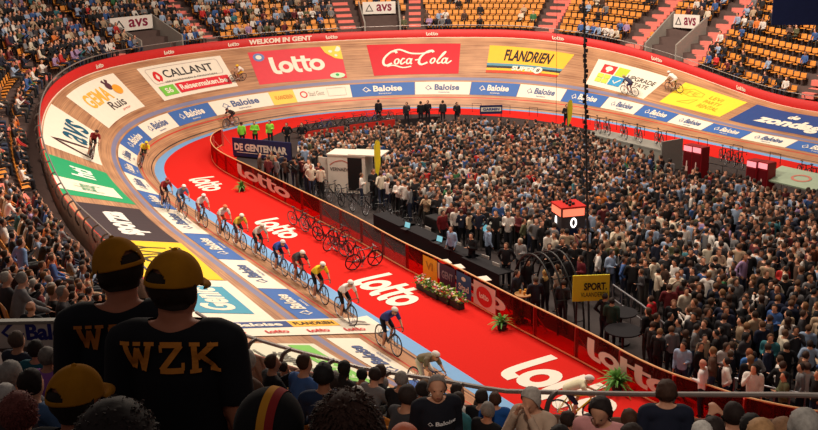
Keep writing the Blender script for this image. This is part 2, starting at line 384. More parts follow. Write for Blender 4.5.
# ------------------------------------------------------------------ adverts on the banking
def quad_map(c, Wd, Ht):
    (a0, b0), (a1, b1), (a2, b2), (a3, b3) = c      # top-left, top-right, bottom-right, bottom-left as read from the infield
    def f(x, y, h):
        u = np.asarray(x)/Wd; v = np.asarray(y)/Ht
        s = (a0*(1-u)+a1*u)*v+(a3*(1-u)+a2*u)*(1-v); t = (b0*(1-u)+b1*u)*v+(b3*(1-u)+b2*u)*(1-v); return S(s, t, h)
    return f
def advert(c, Wd, Ht, bg, items, label, group='adverts stuck on the upper banking', cat='advertisement', name='track_advert'):
    mp = quad_map(c, Wd, Ht); o = flat(name, rect(0, 0, Wd, Ht, max(2, int(Wd*2)), max(2, int(Ht*2))), mp, paint(bg), None, .012); tag(o, label, cat, group)
    h = .024
    for nm, poly, col in items: flat(nm, poly, mp, paint(col), o, h); h += .006
    return o
Wt = (236, 226, 208); NAVY = (40, 42, 78); BAL = (62, 104, 172)
def q(sl, sr, tb, tt, dl=0, dr=0): return [(sl+dl, tt), (sr+dr, tt), (sr, tb), (sl, tb)]
G = 'adverts stuck on the upper banking'
advert([(154.8, 6.7), (150.3, 6.7), (150.4, 3.6), (154.9, 3.2)], 5, 3, (24, 158, 102), [('stripe', rect(.7, 0.35, 2.3, 2.9), Wt), ('lettering', txt('hti', 3.0, .9, 4.3, 2.0, .04), (220, 240, 225)), ('small_print', txt('goed bezig', 1.0, 1.0, 1.9, 2.2, .01), (110, 170, 130))], 'green advert with a white stripe, high on the left bend', G)
advert(q(149.3, 144.3, 3.6, 6.65), 5, 3, Wt, [('logo', joinp([stroke([(.5, .5), (1.2, 2.5), (1.9, .5), (.5, .5)], .22, False, True)]), (70, 40, 40)), ('lettering', txt('avs', 2.1, .6, 4.5, 2.0, .015), (20, 84, 110))], 'white advert with brown triangle and teal letters avs, on the left bend', G)
advert(q(142.5, 136.7, 3.35, 6.3), 6, 3, Wt, [('lettering', txt('GEMA', .9, 1.3, 4.0, 2.4, .03), (232, 176, 70)), ('second_word', txt('Ruis', 2.7, .6, 4.6, 1.25, .01), (70, 60, 60)), ('mascot', joinp([stroke([(4.2, 2.7), (4.4, 2.3), (4.7, 2.7)], .25, False), disc(4.45, 2.2, .3, .3)]), (90, 50, 60)), ('ball', disc(5.0, 1.8, .45, .4), (238, 160, 50)), ('small_print', txt('partner', 3.6, .25, 4.6, .45, 0), (210, 110, 100))], 'white advert with orange lettering and a small horned figure, upper left bend', G)
advert(q(134.6, 128.1, 3.3, 6.2), 6, 3, Wt, [('border', joinp([stroke([(.5, 1.4), (5.5, 1.4), (5.6, 1.6), (5.6, 2.6), (5.5, 2.75), (.5, 2.75), (.4, 2.6), (.4, 1.6), (.5, 1.4)], .05, False)]), (190, 170, 160)), ('flame', joinp([stroke([(.9, 1.6), (.75, 1.95), (1.0, 2.4), (1.2, 1.95), (1.0, 1.6)], .2)]), (214, 40, 44)), ('lettering', txt('CALLANT', 1.5, 1.75, 5.1, 2.45, .01), (50, 46, 50)), ('small_print', txt('VERZEKERINGEN & FINANCIEN', 1.2, 1.35, 5.1, 1.5, 0), (90, 84, 84)), ('green_square', rect(.4, .3, 1.6, 1.15), (120, 196, 70)), ('square_letters', txt('S6', .7, .5, 1.3, .95, .03), Wt), ('red_bar', rect(1.75, .3, 5.7, 1.15), (216, 40, 54)), ('bar_letters', txt('Reisenmaken.be', 1.95, .5, 5.5, .98, .03), Wt)], 'white advert with red flame logo, green square and red bar, above the dark cyclist', G)
advert([(126.2, 6.2), (120.1, 6.2), (120.1, 3.05), (126.5, 3.15)], 6, 3, (216, 66, 76), [('lettering', fit(lotto(), 1.2, .75, 4.75, 2.35), Wt), ('round_badge', disc(.6, 2.45, .38, .38), (110, 130, 180)), ('badge_mark', disc(.6, 2.45, .2, .2), Wt), ('yellow_corner', joinp([(np.array([(4.75, 3), (6, 3), (6, 1.7), (5.5, 1.85), (4.95, 2.4)]), [(0, 1, 2, 3, 4)])]), (236, 200, 80)), ('corner_marks', joinp([disc(5.75, 2.7, .22, .25), disc(5.3, 2.5, .12), disc(5.6, 2.1, .1)]), Wt), ('green_badge', disc(5.4, .25, .5, .25), (196, 226, 190)), ('badge_dot', disc(5.4, .3, .12, .12), (60, 170, 90))], 'pinkish red advert with fat white lotto lettering and a yellow corner', G)
advert([(118.4, 6.15), (112.4, 6.1), (112.3, 3.15), (118.2, 3.1)], 6, 3, (200, 34, 46), [('lettering', fit(cola(), .75, .6, 5.5, 2.5), Wt)], 'red advert with white flowing script lettering, middle of the far banking', G)
advert([(110.5, 5.95), (105.0, 5.75), (105.4, 3.35), (110.4, 3.3)], 5.5, 2.8, (246, 184, 54), [('blue_stripe', rect(0, .72, 5.5, .98), (86, 140, 160)), ('black_stripe', rect(0, .5, 5.5, .72), (50, 50, 56)), ('red_stripe', rect(0, 0, 5.5, .25), (220, 70, 44)), ('lettering', txt('FLANDRIEN', 1.15, 1.3, 4.35, 2.45, .03), (40, 30, 30)), ('second_line', txt('SUPER', 1.9, .3, 3.6, .78, .05), Wt), ('round_mark', disc(3.85, .5, .33, .36), Wt), ('mark_letter', txt('8', 3.75, .32, 3.98, .7, .03), (40, 30, 30))], 'yellow advert with black FLANDRIEN lettering and blue, black and red stripes', G)
advert([(103.4, 5.75), (98.4, 5.75), (98.5, 2.95), (103.2, 3.15)], 5, 2.9, Wt, [('red_square', rect(.55, 1.55, 1.5, 2.5), (208, 52, 52)), ('pin_mark', joinp([disc(1.02, 2.1, .25, .25), stroke([(1.02, 2.0), (1.02, 1.7)], .15, False)]), Wt), ('green_square', rect(1.6, 1.55, 2.4, 2.5), (186, 206, 60)), ('green_leaves', joinp([rect(.5, .5, .95, .95), rect(1.0, .5, 1.45, .95), rect(.5, 1.0, .95, 1.45), rect(1.0, 1.0, 1.45, 1.45)]), (196, 214, 80)), ('blue_square', rect(1.55, .45, 2.5, 1.45), (60, 150, 200)), ('tick', stroke([(1.8, .95), (2.0, .7), (2.3, 1.2)], .1, False), Wt), ('lettering', txt('UPGRADE', 2.55, 1.5, 4.7, 1.95, 0), (60, 56, 56)), ('second_line', txt('ESTATE', 2.9, .95, 4.5, 1.35, 0), (90, 84, 84))], 'white advert with red, green and blue squares behind a high cyclist', G)
advert([(97.2, 5.8), (92.3, 5.9), (92.4, 3.3), (97.3, 3.1)], 5, 2.7, (250, 214, 62), [('logo', joinp([stroke([(.5, 1.9), (1.0, 2.3), (2.0, 2.1), (2.1, 1.7), (1.3, 1.4), (.6, 1.6), (.5, 1.9)], .06, False), txt('FE', .9, 1.6, 1.7, 2.0, 0), stroke([(1.0, .5), (2.1, 1.3), (1.9, .6), (1.0, .5)], .05, False)]), (200, 166, 50)), ('lettering', joinp([txt('LEVI', 2.6, 1.75, 3.6, 2.15, 0), txt('PARTY', 2.6, 1.15, 3.9, 1.55, 0), txt('RENTAL', 2.6, .5, 4.2, .95, 0)]), (190, 156, 46))], 'plain bright yellow advert with faint lettering on the far right banking', G)
advert([(91.6, 6.0), (84.9, 6.0), (84.7, 3.15), (91.6, 3.2)], 6.5, 2.8, (44, 72, 132), [('lettering', txt('zondag', 1.3, .35, 5.9, 1.75, .05, .15), Wt), ('small_word', txt('de', 2.9, 1.8, 3.7, 2.4, .05, .15), Wt)], 'dark blue advert with white zondag lettering at the right edge', G)
advert([(161, 6.2), (155.6, 6.2), (155.6, 3.25), (161, 3.15)], 5.5, 3, (54, 40, 46), [('lettering', txt('sporza', .9, .7, 4.6, 2.0, .05, .1), (226, 222, 216))], 'dark brown advert with white sporza lettering, beside the left cap man', G)
advert([(TOT+1.1, 6.2), (161.1, 6.2), (161.1, 3.1), (TOT+1.1, 3.3)], 5.2, 3, (238, 196, 30), [('lettering', txt('DOVY', 1.0, .9, 4.6, 2.3, 0), (60, 50, 20)), ('small_word', txt('KEUKENS', 2.2, .3, 4.4, .75, .02), (60, 50, 20))], 'golden yellow advert seen over the caps of the two men', G)
advert([(TOT+6.2, 6.2), (TOT+1.2, 6.2), (TOT+1.2, 3.2), (TOT+6.4, 3.3)], 5.2, 3, Wt, [('teal_panel', rect(1.3, .5, 4.4, 2.5), (66, 152, 180)), ('lettering', txt('Genic', 1.6, .9, 4.2, 2.1, .04), Wt)], 'white advert with a teal panel next to the shoulder of the capped man', G)
advert([(TOT+14.5, 6.2), (TOT+8.1, 6.2), (TOT+8.1, 3.1), (TOT+14.3, 3.1)], 6.2, 3, (222, 222, 200), [('green_stripe', rect(.2, .25, 6.0, .95), (124, 196, 90)), ('stripe_letters', txt('WELKOM BIJ', 1.0, .4, 5.0, .8, .02), (200, 226, 170)), ('lettering', txt('Sportpaleis', 1.0, 1.3, 5.2, 2.0, .02, .2), (120, 120, 110)), ('grey_lines', joinp([rect(.6, 2.25, 5.4, 2.32), rect(1.4, 2.5, 5.8, 2.58)]), (130, 130, 120))], 'cream advert with a green stripe behind the lower left railing', G)
# lower band: insurance panels, blue and white in turn
B = [81.9, 85.7, 88.98, 92.09, 95.01, 97.98, 100.9, 104.23, 107.71, 111.29, 115.35, 120.05, 124.28, 126.17, 131.23, 135.25, 139.29, 143.55, 146.2, 148.85, 151.96, 154.84, 159.23, 163.51, 167.46, 171.2]
kinds = 'bwbwbwbwbwboywbwbwbwbwbwb'; B2 = [(172.9, 176.9, 'w'), (176.9, 181, 'b')]
where = ['rightmost in the frame', 'first from the right edge, under the dark blue advert', 'under the left end of the dark blue advert', 'under the bright yellow advert', 'left of the white one under the yellow advert', 'below the advert of coloured squares', 'right of the hanging chain', 'just left of the hanging chain', 'below the FLANDRIEN advert', 'right below the flowing script advert', 'between the lotto and the script adverts', 'x', 'x', 'above the dark cyclist', 'below the flame logo advert', 'first on the left bend below the flame logo advert', 'beside the yellow-jersey rider on the bend', 'left of the yellow-jersey rider on the bend', 'inside of the green advert', 'lower of those beside the green advert', 'behind the riders at the tail of the line', 'inside of the sporza advert', 'inside of the golden yellow advert', 'left of the black-and-white rider', 'last before the white finish strip']
def insurance(s1, s0, kind, wh):
    Wd = abs(s1-s0)*1.08; Ht = 1.15; c = [(s1-.015, 2.38), (s0+.015, 2.38), (s0+.015, 1.18), (s1-.015, 1.18)]
    fg, bg, nm = (Wt, BAL, 'blue') if kind == 'b' else ((84, 100, 140), Wt, 'white')
    x0 = Wd*.18
    advert(c, Wd, Ht, bg, [('diamond_logo', fit(diamond(), x0, .35, x0+Wd*.13, .85), fg), ('lettering', txt('Baloise', x0+Wd*.17, .38, x0+Wd*.62, .92, .03), fg), ('small_print', txt('Insurance', x0+Wd*.25, .14, x0+Wd*.45, .27, .01), fg)], f'{nm} insurance advert panel, {wh}', 'insurance panels along the lower banking', name='insurance_panel')
for i in range(len(B)-1):
    k = kinds[i]; s0, s1 = B[i], B[i+1]
    if k in 'bw': insurance(s1, s0, k, where[i])
    elif k == 'y': advert([(s1, 2.38), (s0, 2.38), (s0, 1.18), (s1, 1.18)], 2, 1.15, (244, 204, 90), [('lettering', txt('VLAANDEREN', .3, .4, 1.8, .75, .02), (200, 120, 50))], 'small golden advert panel between two white ones on the lower banking', 'insurance panels along the lower banking')
    else: advert([(s1, 2.38), (s0, 2.38), (s0, 1.18), (s1, 1.18)], 4.4, 1.15, Wt, [('red_mark', stroke(circ(.7, .6, .25, .25), .1, False, True), (210, 60, 60)), ('lettering', txt('Stad Gent', 1.1, .4, 2.3, .8, 0), (150, 140, 130)), ('box_line', stroke([(2.6, .25), (4.0, .25), (4.0, .95), (2.6, .95), (2.6, .25)], .03, False), (170, 160, 150))], 'white advert panel with a red round mark below the lotto advert', 'insurance panels along the lower banking')
for s0, s1, k in B2: insurance(s1, s0, k, 'just past the finish strip' if k == 'w' else 'cut off by the leaning railing')
# finish strip across the track, read from outside
def strip_map(x, y, h): u = np.asarray(x)/7.; return S(TOT+7.45-np.asarray(y)-0.6*u+.1, 6.6-np.asarray(x), h)
o = flat('finish_strip', rect(0, 0, 6.9, 1.55, 14, 3), strip_map, paint(Wt), None, .03); tag(o, 'white strip across the track with blue and yellow blocks at the finish', 'advertisement')
flat('blue_block', rect(.7, .8, 3.6, 1.4, 6, 1), strip_map, paint((44, 70, 128)), o, .04); flat('yellow_block', rect(3.6, .8, 5.4, 1.4, 4, 1), strip_map, paint((240, 180, 60)), o, .04)
flat('blue_lettering', txt('b-Baloise', 1.1, .92, 3.3, 1.26, .04), strip_map, paint(Wt), o, .05); flat('lettering', txt('FLANDRIEN', 3.75, .95, 5.25, 1.25, .02), strip_map, paint((40, 30, 30)), o, .05)
flat('red_lettering', joinp([fit(lotto(), x, .2, x+.8, .5) for x in (.9, 2.4, 3.9, 5.3)]), strip_map, paint((206, 60, 60)), o, .05)
flat('grey_logo', joinp([stroke([(5.8, .95), (6.2, 1.15), (6.6, 1.0)], .14), stroke([(5.7, .75), (6.2, .85), (6.6, .75)], .12)]), strip_map, paint((140, 130, 125)), o, .05)
# lettering on the red boarding
def EB(s, h, y):
    e = S(s, W_); th = np.interp(np.mod(s, TOT), SS, THH); return e+np.stack([-np.sin(th)*h, np.cos(th)*h, np.asarray(y)+0*th], -1)
def board_map(s0):
    def f(x, y, h):
        s = s0-np.asarray(x); return EB(s, h, y)
    return f
o = flat('welcome_lettering', txt('WELKOM IN GENT', 0, .12, 4.1, .5, .05), board_map(125.9), paint(Wt), None, .02); tag(o, 'white WELKOM IN GENT lettering on the red boarding', 'sign')
for s0, wh in ((137.9, 'above the horned figure advert'), (131.9, 'above the flame logo advert'), (127.3, 'just left of the welcome lettering'), (120.9, 'just right of the welcome lettering'), (114.6, 'above the flowing script advert'), (106.7, 'above the FLANDRIEN advert'), (100.3, 'above the advert of coloured squares'), (93.9, 'above the bright yellow advert')):
    o = flat('board_logo', fit(lotto(), 0, .14, .75, .42), board_map(s0), paint(Wt), None, .02); tag(o, f'small white lotto mark on the red boarding, {wh}', 'sign', 'small lotto marks on the boarding')
# painted lotto words on the red carpet, read from the near stands
CW = paint((238, 228, 214))
for (s0, s1, t0, t1, wh) in ((147.4, 150.9, -1.5, -2.95, 'on the left bend, farthest from the camera'), (157.6, 161.0, -1.5, -2.75, 'beside the middle of the riders'), (TOT+1.95, TOT+5.3, -1.35, -3.2, 'left of the leading riders'), (TOT+11.4, TOT+15.4, -1.3, -3.5, 'nearest the camera, partly under the cream-jersey rider')):
    mp = lambda x, y, h, s0=s0, s1=s1, t0=t0, t1=t1: S(s0+(s1-s0)*np.asarray(x)/2.4, t0+(t1-t0)*np.asarray(y), h)
    L0 = fit(lotto(), 0, 0, 2.4, 1); o = flat('carpet_lettering', L0, mp, CW, None, .012); tag(o, f'white lotto lettering on the red carpet {wh}', 'floor lettering', 'lotto words on the red carpet')
# ------------------------------------------------------------------ railing round the top of the track
METAL = mat('brushed_rail_metal', (150, 142, 138), .4, .1, 20, metal=.4, spec=.5); DARKM = mat('dark_metal', (52, 48, 50), .45, .1, 20, metal=.3)
HOOKM = mat('hook_post_metal', (92, 80, 76), .45, .1, 20, metal=.2)
def rail_piece(s0, s1, label, step, r=.035):
    o = empty('track_railing', edge(s0, 0, HB), 0, label, 'railing', 'railing sections round the top of the track'); bpy.context.view_layer.update()
    o0 = np.array(o.location)
    pts = [edge(s, -.05, hrs(s))-o0 for s in np.arange(s0, s1+.01, .4)]
    MB().tube(pts, r, 8).build('top_rail', METAL, o, True)
    for s in np.arange(s0+step/2, s1, step):
        hb, hr = float(hbs(s)), float(hrs(s)); P = [(.14, hb-.3), (.22, hb-.05), (.23, hb+(hr-hb)*.35), (.16, hb+(hr-hb)*.8), (.03, hr), (-.05, hr)]
        pts = [edge(s, a, b)-o0 for a, b in smooth_pts([np.array(p) for p in P], 3)]
        MB().tube(pts, r*1.1, 6).build('hooked_post', HOOKM if step < 2 else METAL, o, True)
    return o
rail_piece(78, 98, 'thin metal railing along the far right boarding', 2.4, .025)
rail_piece(98, 118, 'thin metal railing above the FLANDRIEN and script adverts', 2.4, .025)
rail_piece(118, 138, 'thin metal railing above the lotto and flame logo adverts', 2.4, .025)
rail_piece(138, 158, 'railing with hooked posts round the left bend beside the seated spectators', 1.35)
rail_piece(158, TOT+8, 'railing with hooked posts behind the capped men', 1.35)
rail_piece(TOT+8, TOT+27, 'grey tube railing with hooked posts across the lower right', 1.6, .045)

# ------------------------------------------------------------------ stand exits with banners over them
GREYW = mat('exit_wall_grey', (150, 142, 134), .8, .1, 3)
for (a, b, r0, r1), wh in zip(VOMS, ('over the exit right of the welcome lettering', 'over the exit above the coloured squares advert', 'over the exit at the far right edge', 'over the exit above the flame logo advert')):
    z0 = zrow((a+b)/2, 0)
    for s_ in (a-.12, b+.12):
        p0 = edge(s_, ROW0+.1); f, n_, _ = frame(s_); o1 = ROWP*4; V = []
        z4 = zrow(s_, 4)+.75
        for dd in (-.06, .06):
            for o_, z in ((0, z0-.3), (0, z0+.95), (o1, z4), (o1, z0-.3)): V.append([p0[0]+n_[0]*o_+f[0]*dd, p0[1]+n_[1]*o_+f[1]*dd, z])
        struct(link('wall_exit_side', npmesh('wall_exit_side', V, [(0, 1, 2, 3), (7, 6, 5, 4), (0, 4, 5, 1), (1, 5, 6, 2), (2, 6, 7, 3), (3, 7, 4, 0)]), None, GREYW))
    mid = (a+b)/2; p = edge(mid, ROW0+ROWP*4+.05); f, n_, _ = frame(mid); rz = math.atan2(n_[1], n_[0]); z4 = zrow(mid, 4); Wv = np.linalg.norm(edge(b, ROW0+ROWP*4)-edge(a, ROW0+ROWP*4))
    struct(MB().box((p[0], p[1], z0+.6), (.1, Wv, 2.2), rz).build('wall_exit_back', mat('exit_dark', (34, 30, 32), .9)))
    q_ = p-n_*.45; o = empty('exit_banner', (q_[0], q_[1], 0), rz+math.pi/2, 'white avs banner with black triangle, '+wh, 'banner', 'avs banners over the exits'); hw = Wv/2-.1   # local x to the reader's right? reader looks outward
    MB().box((0, 0, z4+.22), (2*hw, .06, 1.0)).build('banner_sheet', paint((232, 224, 216)), o)
    def bm_(x, y, h, hw=hw, z4=z4): x = np.asarray(x); return np.stack([hw-x, .035+h+0*x, z4-.28+np.asarray(y)], -1)
    bm2 = bm_
    w2 = 2*hw
    flat('triangle_logo', stroke([(.1*w2, .25), (.2*w2, .75), (.3*w2, .25), (.1*w2, .25)], .13, False, True), bm2, paint((30, 26, 30)), o, .01); flat('lettering', txt('avs', .42*w2, .22, .88*w2, .8, .02), bm2, paint((130, 26, 60)), o, .01)
# ================================================================== PEOPLE: one remeshed body per pose, clothes cut from it
def _cap(mb, a, b, ra, rb, lat, n=12, fa=1., fb=1.):      # tapered elliptical limb from a to b; f = front/back squash
    a, b, lat = Vector(a), Vector(b), Vector(lat); d = (b-a); L = d.length; d = d/L
    u = lat-d*lat.dot(d)
    u = u.normalized() if u.length > .05 else d.orthogonal().normalized()
    v = d.cross(u); rings = []
    for t in (-.9, -.6, 0, .5, 1, 1.6, 1.9):
        if t < 0: c = a+d*ra*t*.9*fa; k = math.sqrt(1-(t*t)); r, f = ra*k, fa
        elif t > 1: q_ = t-1; c = b+d*rb*q_*.9*fb; k = math.sqrt(1-q_*q_); r, f = rb*k, fb
        else: c = a+d*L*t; r = ra+(rb-ra)*t; f = fa+(fb-fa)*t
        rings.append([mb.bm.verts.new(c+u*r*math.cos(2*math.pi*i/n)+v*r*f*math.sin(2*math.pi*i/n)) for i in range(n)])
    for i in range(len(rings)-1):
        for k in range(n): mb.bm.faces.new((rings[i][k], rings[i][(k+1) % n], rings[i+1][(k+1) % n], rings[i+1][k]))
    mb.bm.faces.new(rings[0][::-1]); mb.bm.faces.new(rings[-1])
def stand_pose(arms='down', yaw=0., nod=0., step=0., lean=0.):
    J = dict(pel=(0, 0, .95), che=(.02+lean, 0, 1.3), nec=(.02+lean*1.3, 0, 1.5), hL=(0, .09, .9), hR=(0, -.09, .9), kL=(.03+step, .1, .49), kR=(.02-step*.4, -.1, .49),
             aL=(-.02+step*1.4, .1, .08), aR=(-.02-step*1.5, -.11, .08), sL=(lean*1.2, .185, 1.425), sR=(lean*1.2, -.185, 1.425))
    A = {'down': [(-.04, .225, 1.14), (.08, .22, .9)], 'cup': [(-.03, .225, 1.15), (.25, .12, 1.2)], 'phone': [(.1, .26, 1.2), (.3, .07, 1.46)], 'fold': [(.03, .27, 1.15), (.22, -.05, 1.17)],
         'hip': [(-.1, .31, 1.17), (.03, .17, 1.0)], 'face': [(.16, .23, 1.2), (.2, .08, 1.5)], 'up': [(.18, .27, 1.5), (.25, .22, 1.78)], 'rail': [(.18, .25, 1.2), (.42, .2, 1.1)]}
    a = arms if isinstance(arms, tuple) else (arms, arms)
    for sd, nm, sg in (('L', a[0], 1), ('R', a[1], -1)):
        e, h = A[nm]; J['e'+sd] = (e[0]+lean, e[1]*sg, e[2]); J['w'+sd] = (h[0]+lean, h[1]*sg-(.03 if nm == 'fold' and sg < 0 else 0), h[2]+(.05 if nm == 'fold' and sg < 0 else 0))
    J['yaw'] = yaw; J['nod'] = nod; J['head'] = (J['nec'][0]+.02+math.sin(nod)*.05, 0, 1.6); return J
def sit_pose(arms='lap', yaw=0., nod=0., lean=0.):
    J = dict(pel=(-.05, 0, .55), che=(-.06+lean, 0, .9), nec=(-.05+lean*1.4, 0, 1.1), hL=(0, .09, .53), hR=(0, -.09, .53), kL=(.42, .14, .52), kR=(.42, -.12, .53), aL=(.38, .13, .09), aR=(.42, -.13, .09),
             sL=(-.06+lean*1.3, .185, 1.02), sR=(-.06+lean*1.3, -.185, 1.02))
    A = {'lap': [(.0, .25, .74), (.24, .1, .64)], 'clap': [(.08, .24, .8), (.3, .04, .98)], 'knee': [(.1, .25, .78), (.36, .15, .62)], 'fold': [(.0, .26, .76), (.18, -.04, .8)], 'face': [(.14, .2, .78), (.12, .08, 1.1)]}
    a = arms if isinstance(arms, tuple) else (arms, arms)
    for sd, nm, sg in (('L', a[0], 1), ('R', a[1], -1)):
        e, h = A[nm]; J['e'+sd] = (e[0]+lean, e[1]*sg, e[2]); J['w'+sd] = (h[0]+lean, h[1]*sg-(.04 if nm == 'fold' and sg < 0 else 0), h[2]+(.05 if nm == 'fold' and sg < 0 else 0))
    J['yaw'] = yaw; J['nod'] = nod; J['head'] = (J['nec'][0]+.02+math.sin(nod)*.05, 0, J['nec'][2]+.12); return J
def ride_pose(low=0.):
    return dict(pel=(-.3, 0, 1.0), che=(.02, 0, 1.2-low*.5), nec=(.2, 0, 1.3-low), hL=(-.27, .09, .96), hR=(-.27, -.09, .96), kL=(.06, .11, .78), kR=(-.02, -.11, .62), aL=(-.06, .11, .42), aR=(-.12, -.11, .16),
                sL=(.14, .175, 1.25-low), sR=(.14, -.175, 1.25-low), eL=(.28, .24, 1.02-low*.6), eR=(.28, -.24, 1.02-low*.6), wL=(.47, .2, .88), wR=(.47, -.2, .88), yaw=0, ride=1, nod=.15, head=(.32, 0, 1.39-low))
def head_frame(J):
    y, nd = J['yaw'], J['nod']; f = Vector((math.cos(y)*math.cos(nd), math.sin(y)*math.cos(nd), -math.sin(nd))); l = Vector((-math.sin(y), math.cos(y), 0)); return f, l, f.cross(l)
def body_mesh(J, vox=.03, build=1., fingers=False, face=False, smooth=4):
    mb = MB(); g = lambda k: Vector(J[k]); Y = Vector((0, 1, 0)); b = build; seg = []
    def cap(nm, p, q_, ra, rb, lat=Y, fa=1., fb=1.): _cap(mb, p, q_, ra, rb, lat, 12, fa, fb); seg.append((nm, Vector(p), Vector(q_), ra, rb))
    pel, che, nec = g('pel'), g('che'), g('nec'); shl = (g('sL')-g('sR')).normalized()
    cap('pelvis', (g('hL')+g('hR'))/2+Vector((0, 0, .02)), pel+(che-pel)*.15, .15*b, .15*b, Y, .72, .7)
    cap('torso', pel+(che-pel)*.1, che, .145*b, .165*b, shl, .72, .68)
    cap('torso', che, che+(nec-che)*.55, .165*b, .15*b, shl, .68, .58)
    up = (nec-che).normalized()
    cap('torso', g('sL')+(-shl*.03), g('sR')+(shl*.03), .066*b, .066*b, up, 1, 1)
    hf, hl, hu = head_frame(J); H = g('head')
    cap('neck', nec-up*.05, H-hu*.05-hf*.015, .062, .054)
    for sd in 'LR':
        cap('upperarm', g('s'+sd), g('e'+sd), .056*b, .043*b); cap('forearm', g('e'+sd), g('w'+sd), .043*b, .029)
        d = (g('w'+sd)-g('e'+sd)).normalized(); pl = d.cross(Vector((0, 0, 1)))
        pl = (pl.normalized() if pl.length > .2 else Vector((1, 0, 0)))
        w_ = g('w'+sd)
        if fingers:
            cap('hand', w_+d*.02, w_+d*.085, .026, .036, pl, .7, .45)
            dn = pl.cross(d)
            for k, (off, ln) in enumerate(((-.03, .068), (-.01, .078), (.011, .073), (.03, .058))):
                p0 = w_+d*.09+pl*off; p1 = p0+d*ln*.55-dn*.012; p2 = p1+d*ln*.4-dn*.028; cap('hand', p0, p1, .0095, .0088); cap('hand', p1, p2, .0088, .0072)
            sg = 1 if sd == 'L' else -1
            p0 = w_+d*.035+pl*.028*sg; p1 = p0+d*.035+pl*.03*sg-dn*.012; p2 = p1+d*.032+pl*.006*sg-dn*.012; cap('hand', p0, p1, .012, .0105); cap('hand', p1, p2, .0105, .008)
        else:
            cap('hand', w_+d*.02, w_+d*.12, .03, .03, pl, .6, .5); cap('hand', w_+d*.03, w_+d*.07+pl*.045*(1 if sd == 'L' else -1), .014, .012)
        cap('thigh', g('h'+sd), g('k'+sd), .085*b, .056*b); cap('shin', g('k'+sd), g('a'+sd), .056*b, .038)
        a_ = g('a'+sd); fd = Vector((1, 0, 0)); cap('foot', a_+Vector((-.05, 0, -.035)), a_+Vector((.15, 0, -.045)), .036, .034, Y, .9, .7)
    # head: skull, face wedge, jaw, nose, ears
    R3 = Matrix((hf, hl, hu)).transposed()
    mb.ball(H+hu*.035-hf*.012, (.098, .078, .09), 16, 12, R3); seg.append(('head', H+hu*.03, H+hu*.031, .1, .1))
    mb.ball(H-hu*.03+hf*.018, (.078, .062, .088), 14, 10, R3); seg.append(('head', H-hu*.05, H-hu*.051, .08, .08))
    mb.ball(H-hu*.085+hf*.05, (.032, .032, .026), 10, 8, R3)
    mb.ball(H-hu*.012+hf*.098, (.02, .013, .02), 8, 6, R3); mb.ball(H+hu*.008+hf*.092, (.014, .01, .022), 8, 6, R3)
    for sg in (1, -1): mb.ball(H-hu*.005+hl*.08*sg-hf*.01, (.02, .01, .032), 8, 6, R3)
    if face:
        mb.ball(H-hu*.055+hf*.088, (.012, .024, .008), 8, 6, R3)
        for sg in (1, -1): mb.ball(H+hu*.028+hf*.082+hl*.032*sg, (.012, .022, .006), 8, 6, R3)
    me = bpy.data.meshes.new('b'); bmesh.ops.recalc_face_normals(mb.bm, faces=mb.bm.faces); mb.bm.to_mesh(me); mb.bm.free()
    o = bpy.data.objects.new('b', me); COL.objects.link(o); r = o.modifiers.new('r', 'REMESH'); r.mode = 'VOXEL'; r.voxel_size = vox
    s_ = o.modifiers.new('s', 'SMOOTH'); s_.iterations = smooth if vox > .02 else smooth+2; s_.factor = .4
    dg = bpy.context.evaluated_depsgraph_get(); e = o.evaluated_get(dg).to_mesh(); n = len(e.vertices)
    V = np.zeros(n*3, np.float32); e.vertices.foreach_get('co', V); V = V.reshape(-1, 3); N = np.zeros(n*3, np.float32); e.vertices.foreach_get('normal', N); N = N.reshape(-1, 3)
    F = [tuple(p.vertices) for p in e.polygons]; o.evaluated_get(dg).to_mesh_clear(); bpy.data.objects.remove(o); bpy.data.meshes.remove(me)
    best = np.full(n, 9.); lab = np.zeros(n, int); names = ['pelvis', 'torso', 'neck', 'upperarm', 'forearm', 'hand', 'thigh', 'shin', 'foot', 'head']
    for nm, a, bb, ra, rb in seg:
        a, bb = np.array(a), np.array(bb); ab = bb-a; t = np.clip((V-a)@ab/max(ab@ab, 1e-9), 0, 1); d = np.linalg.norm(V-(a+ab*t[:, None]), axis=1)/(ra+(rb-ra)*t)
        k = d < best; best[k] = d[k]; lab[k] = names.index(nm)
    hd = (V-np.array(H+hu*.02)); HL = np.c_[hd@np.array(hf), hd@np.array(hl), hd@np.array(hu)]
    return dict(V=V, N=N, F=F, lab=lab, names=names, HL=HL, J=J, H=H, hf=hf, hl=hl, hu=hu)
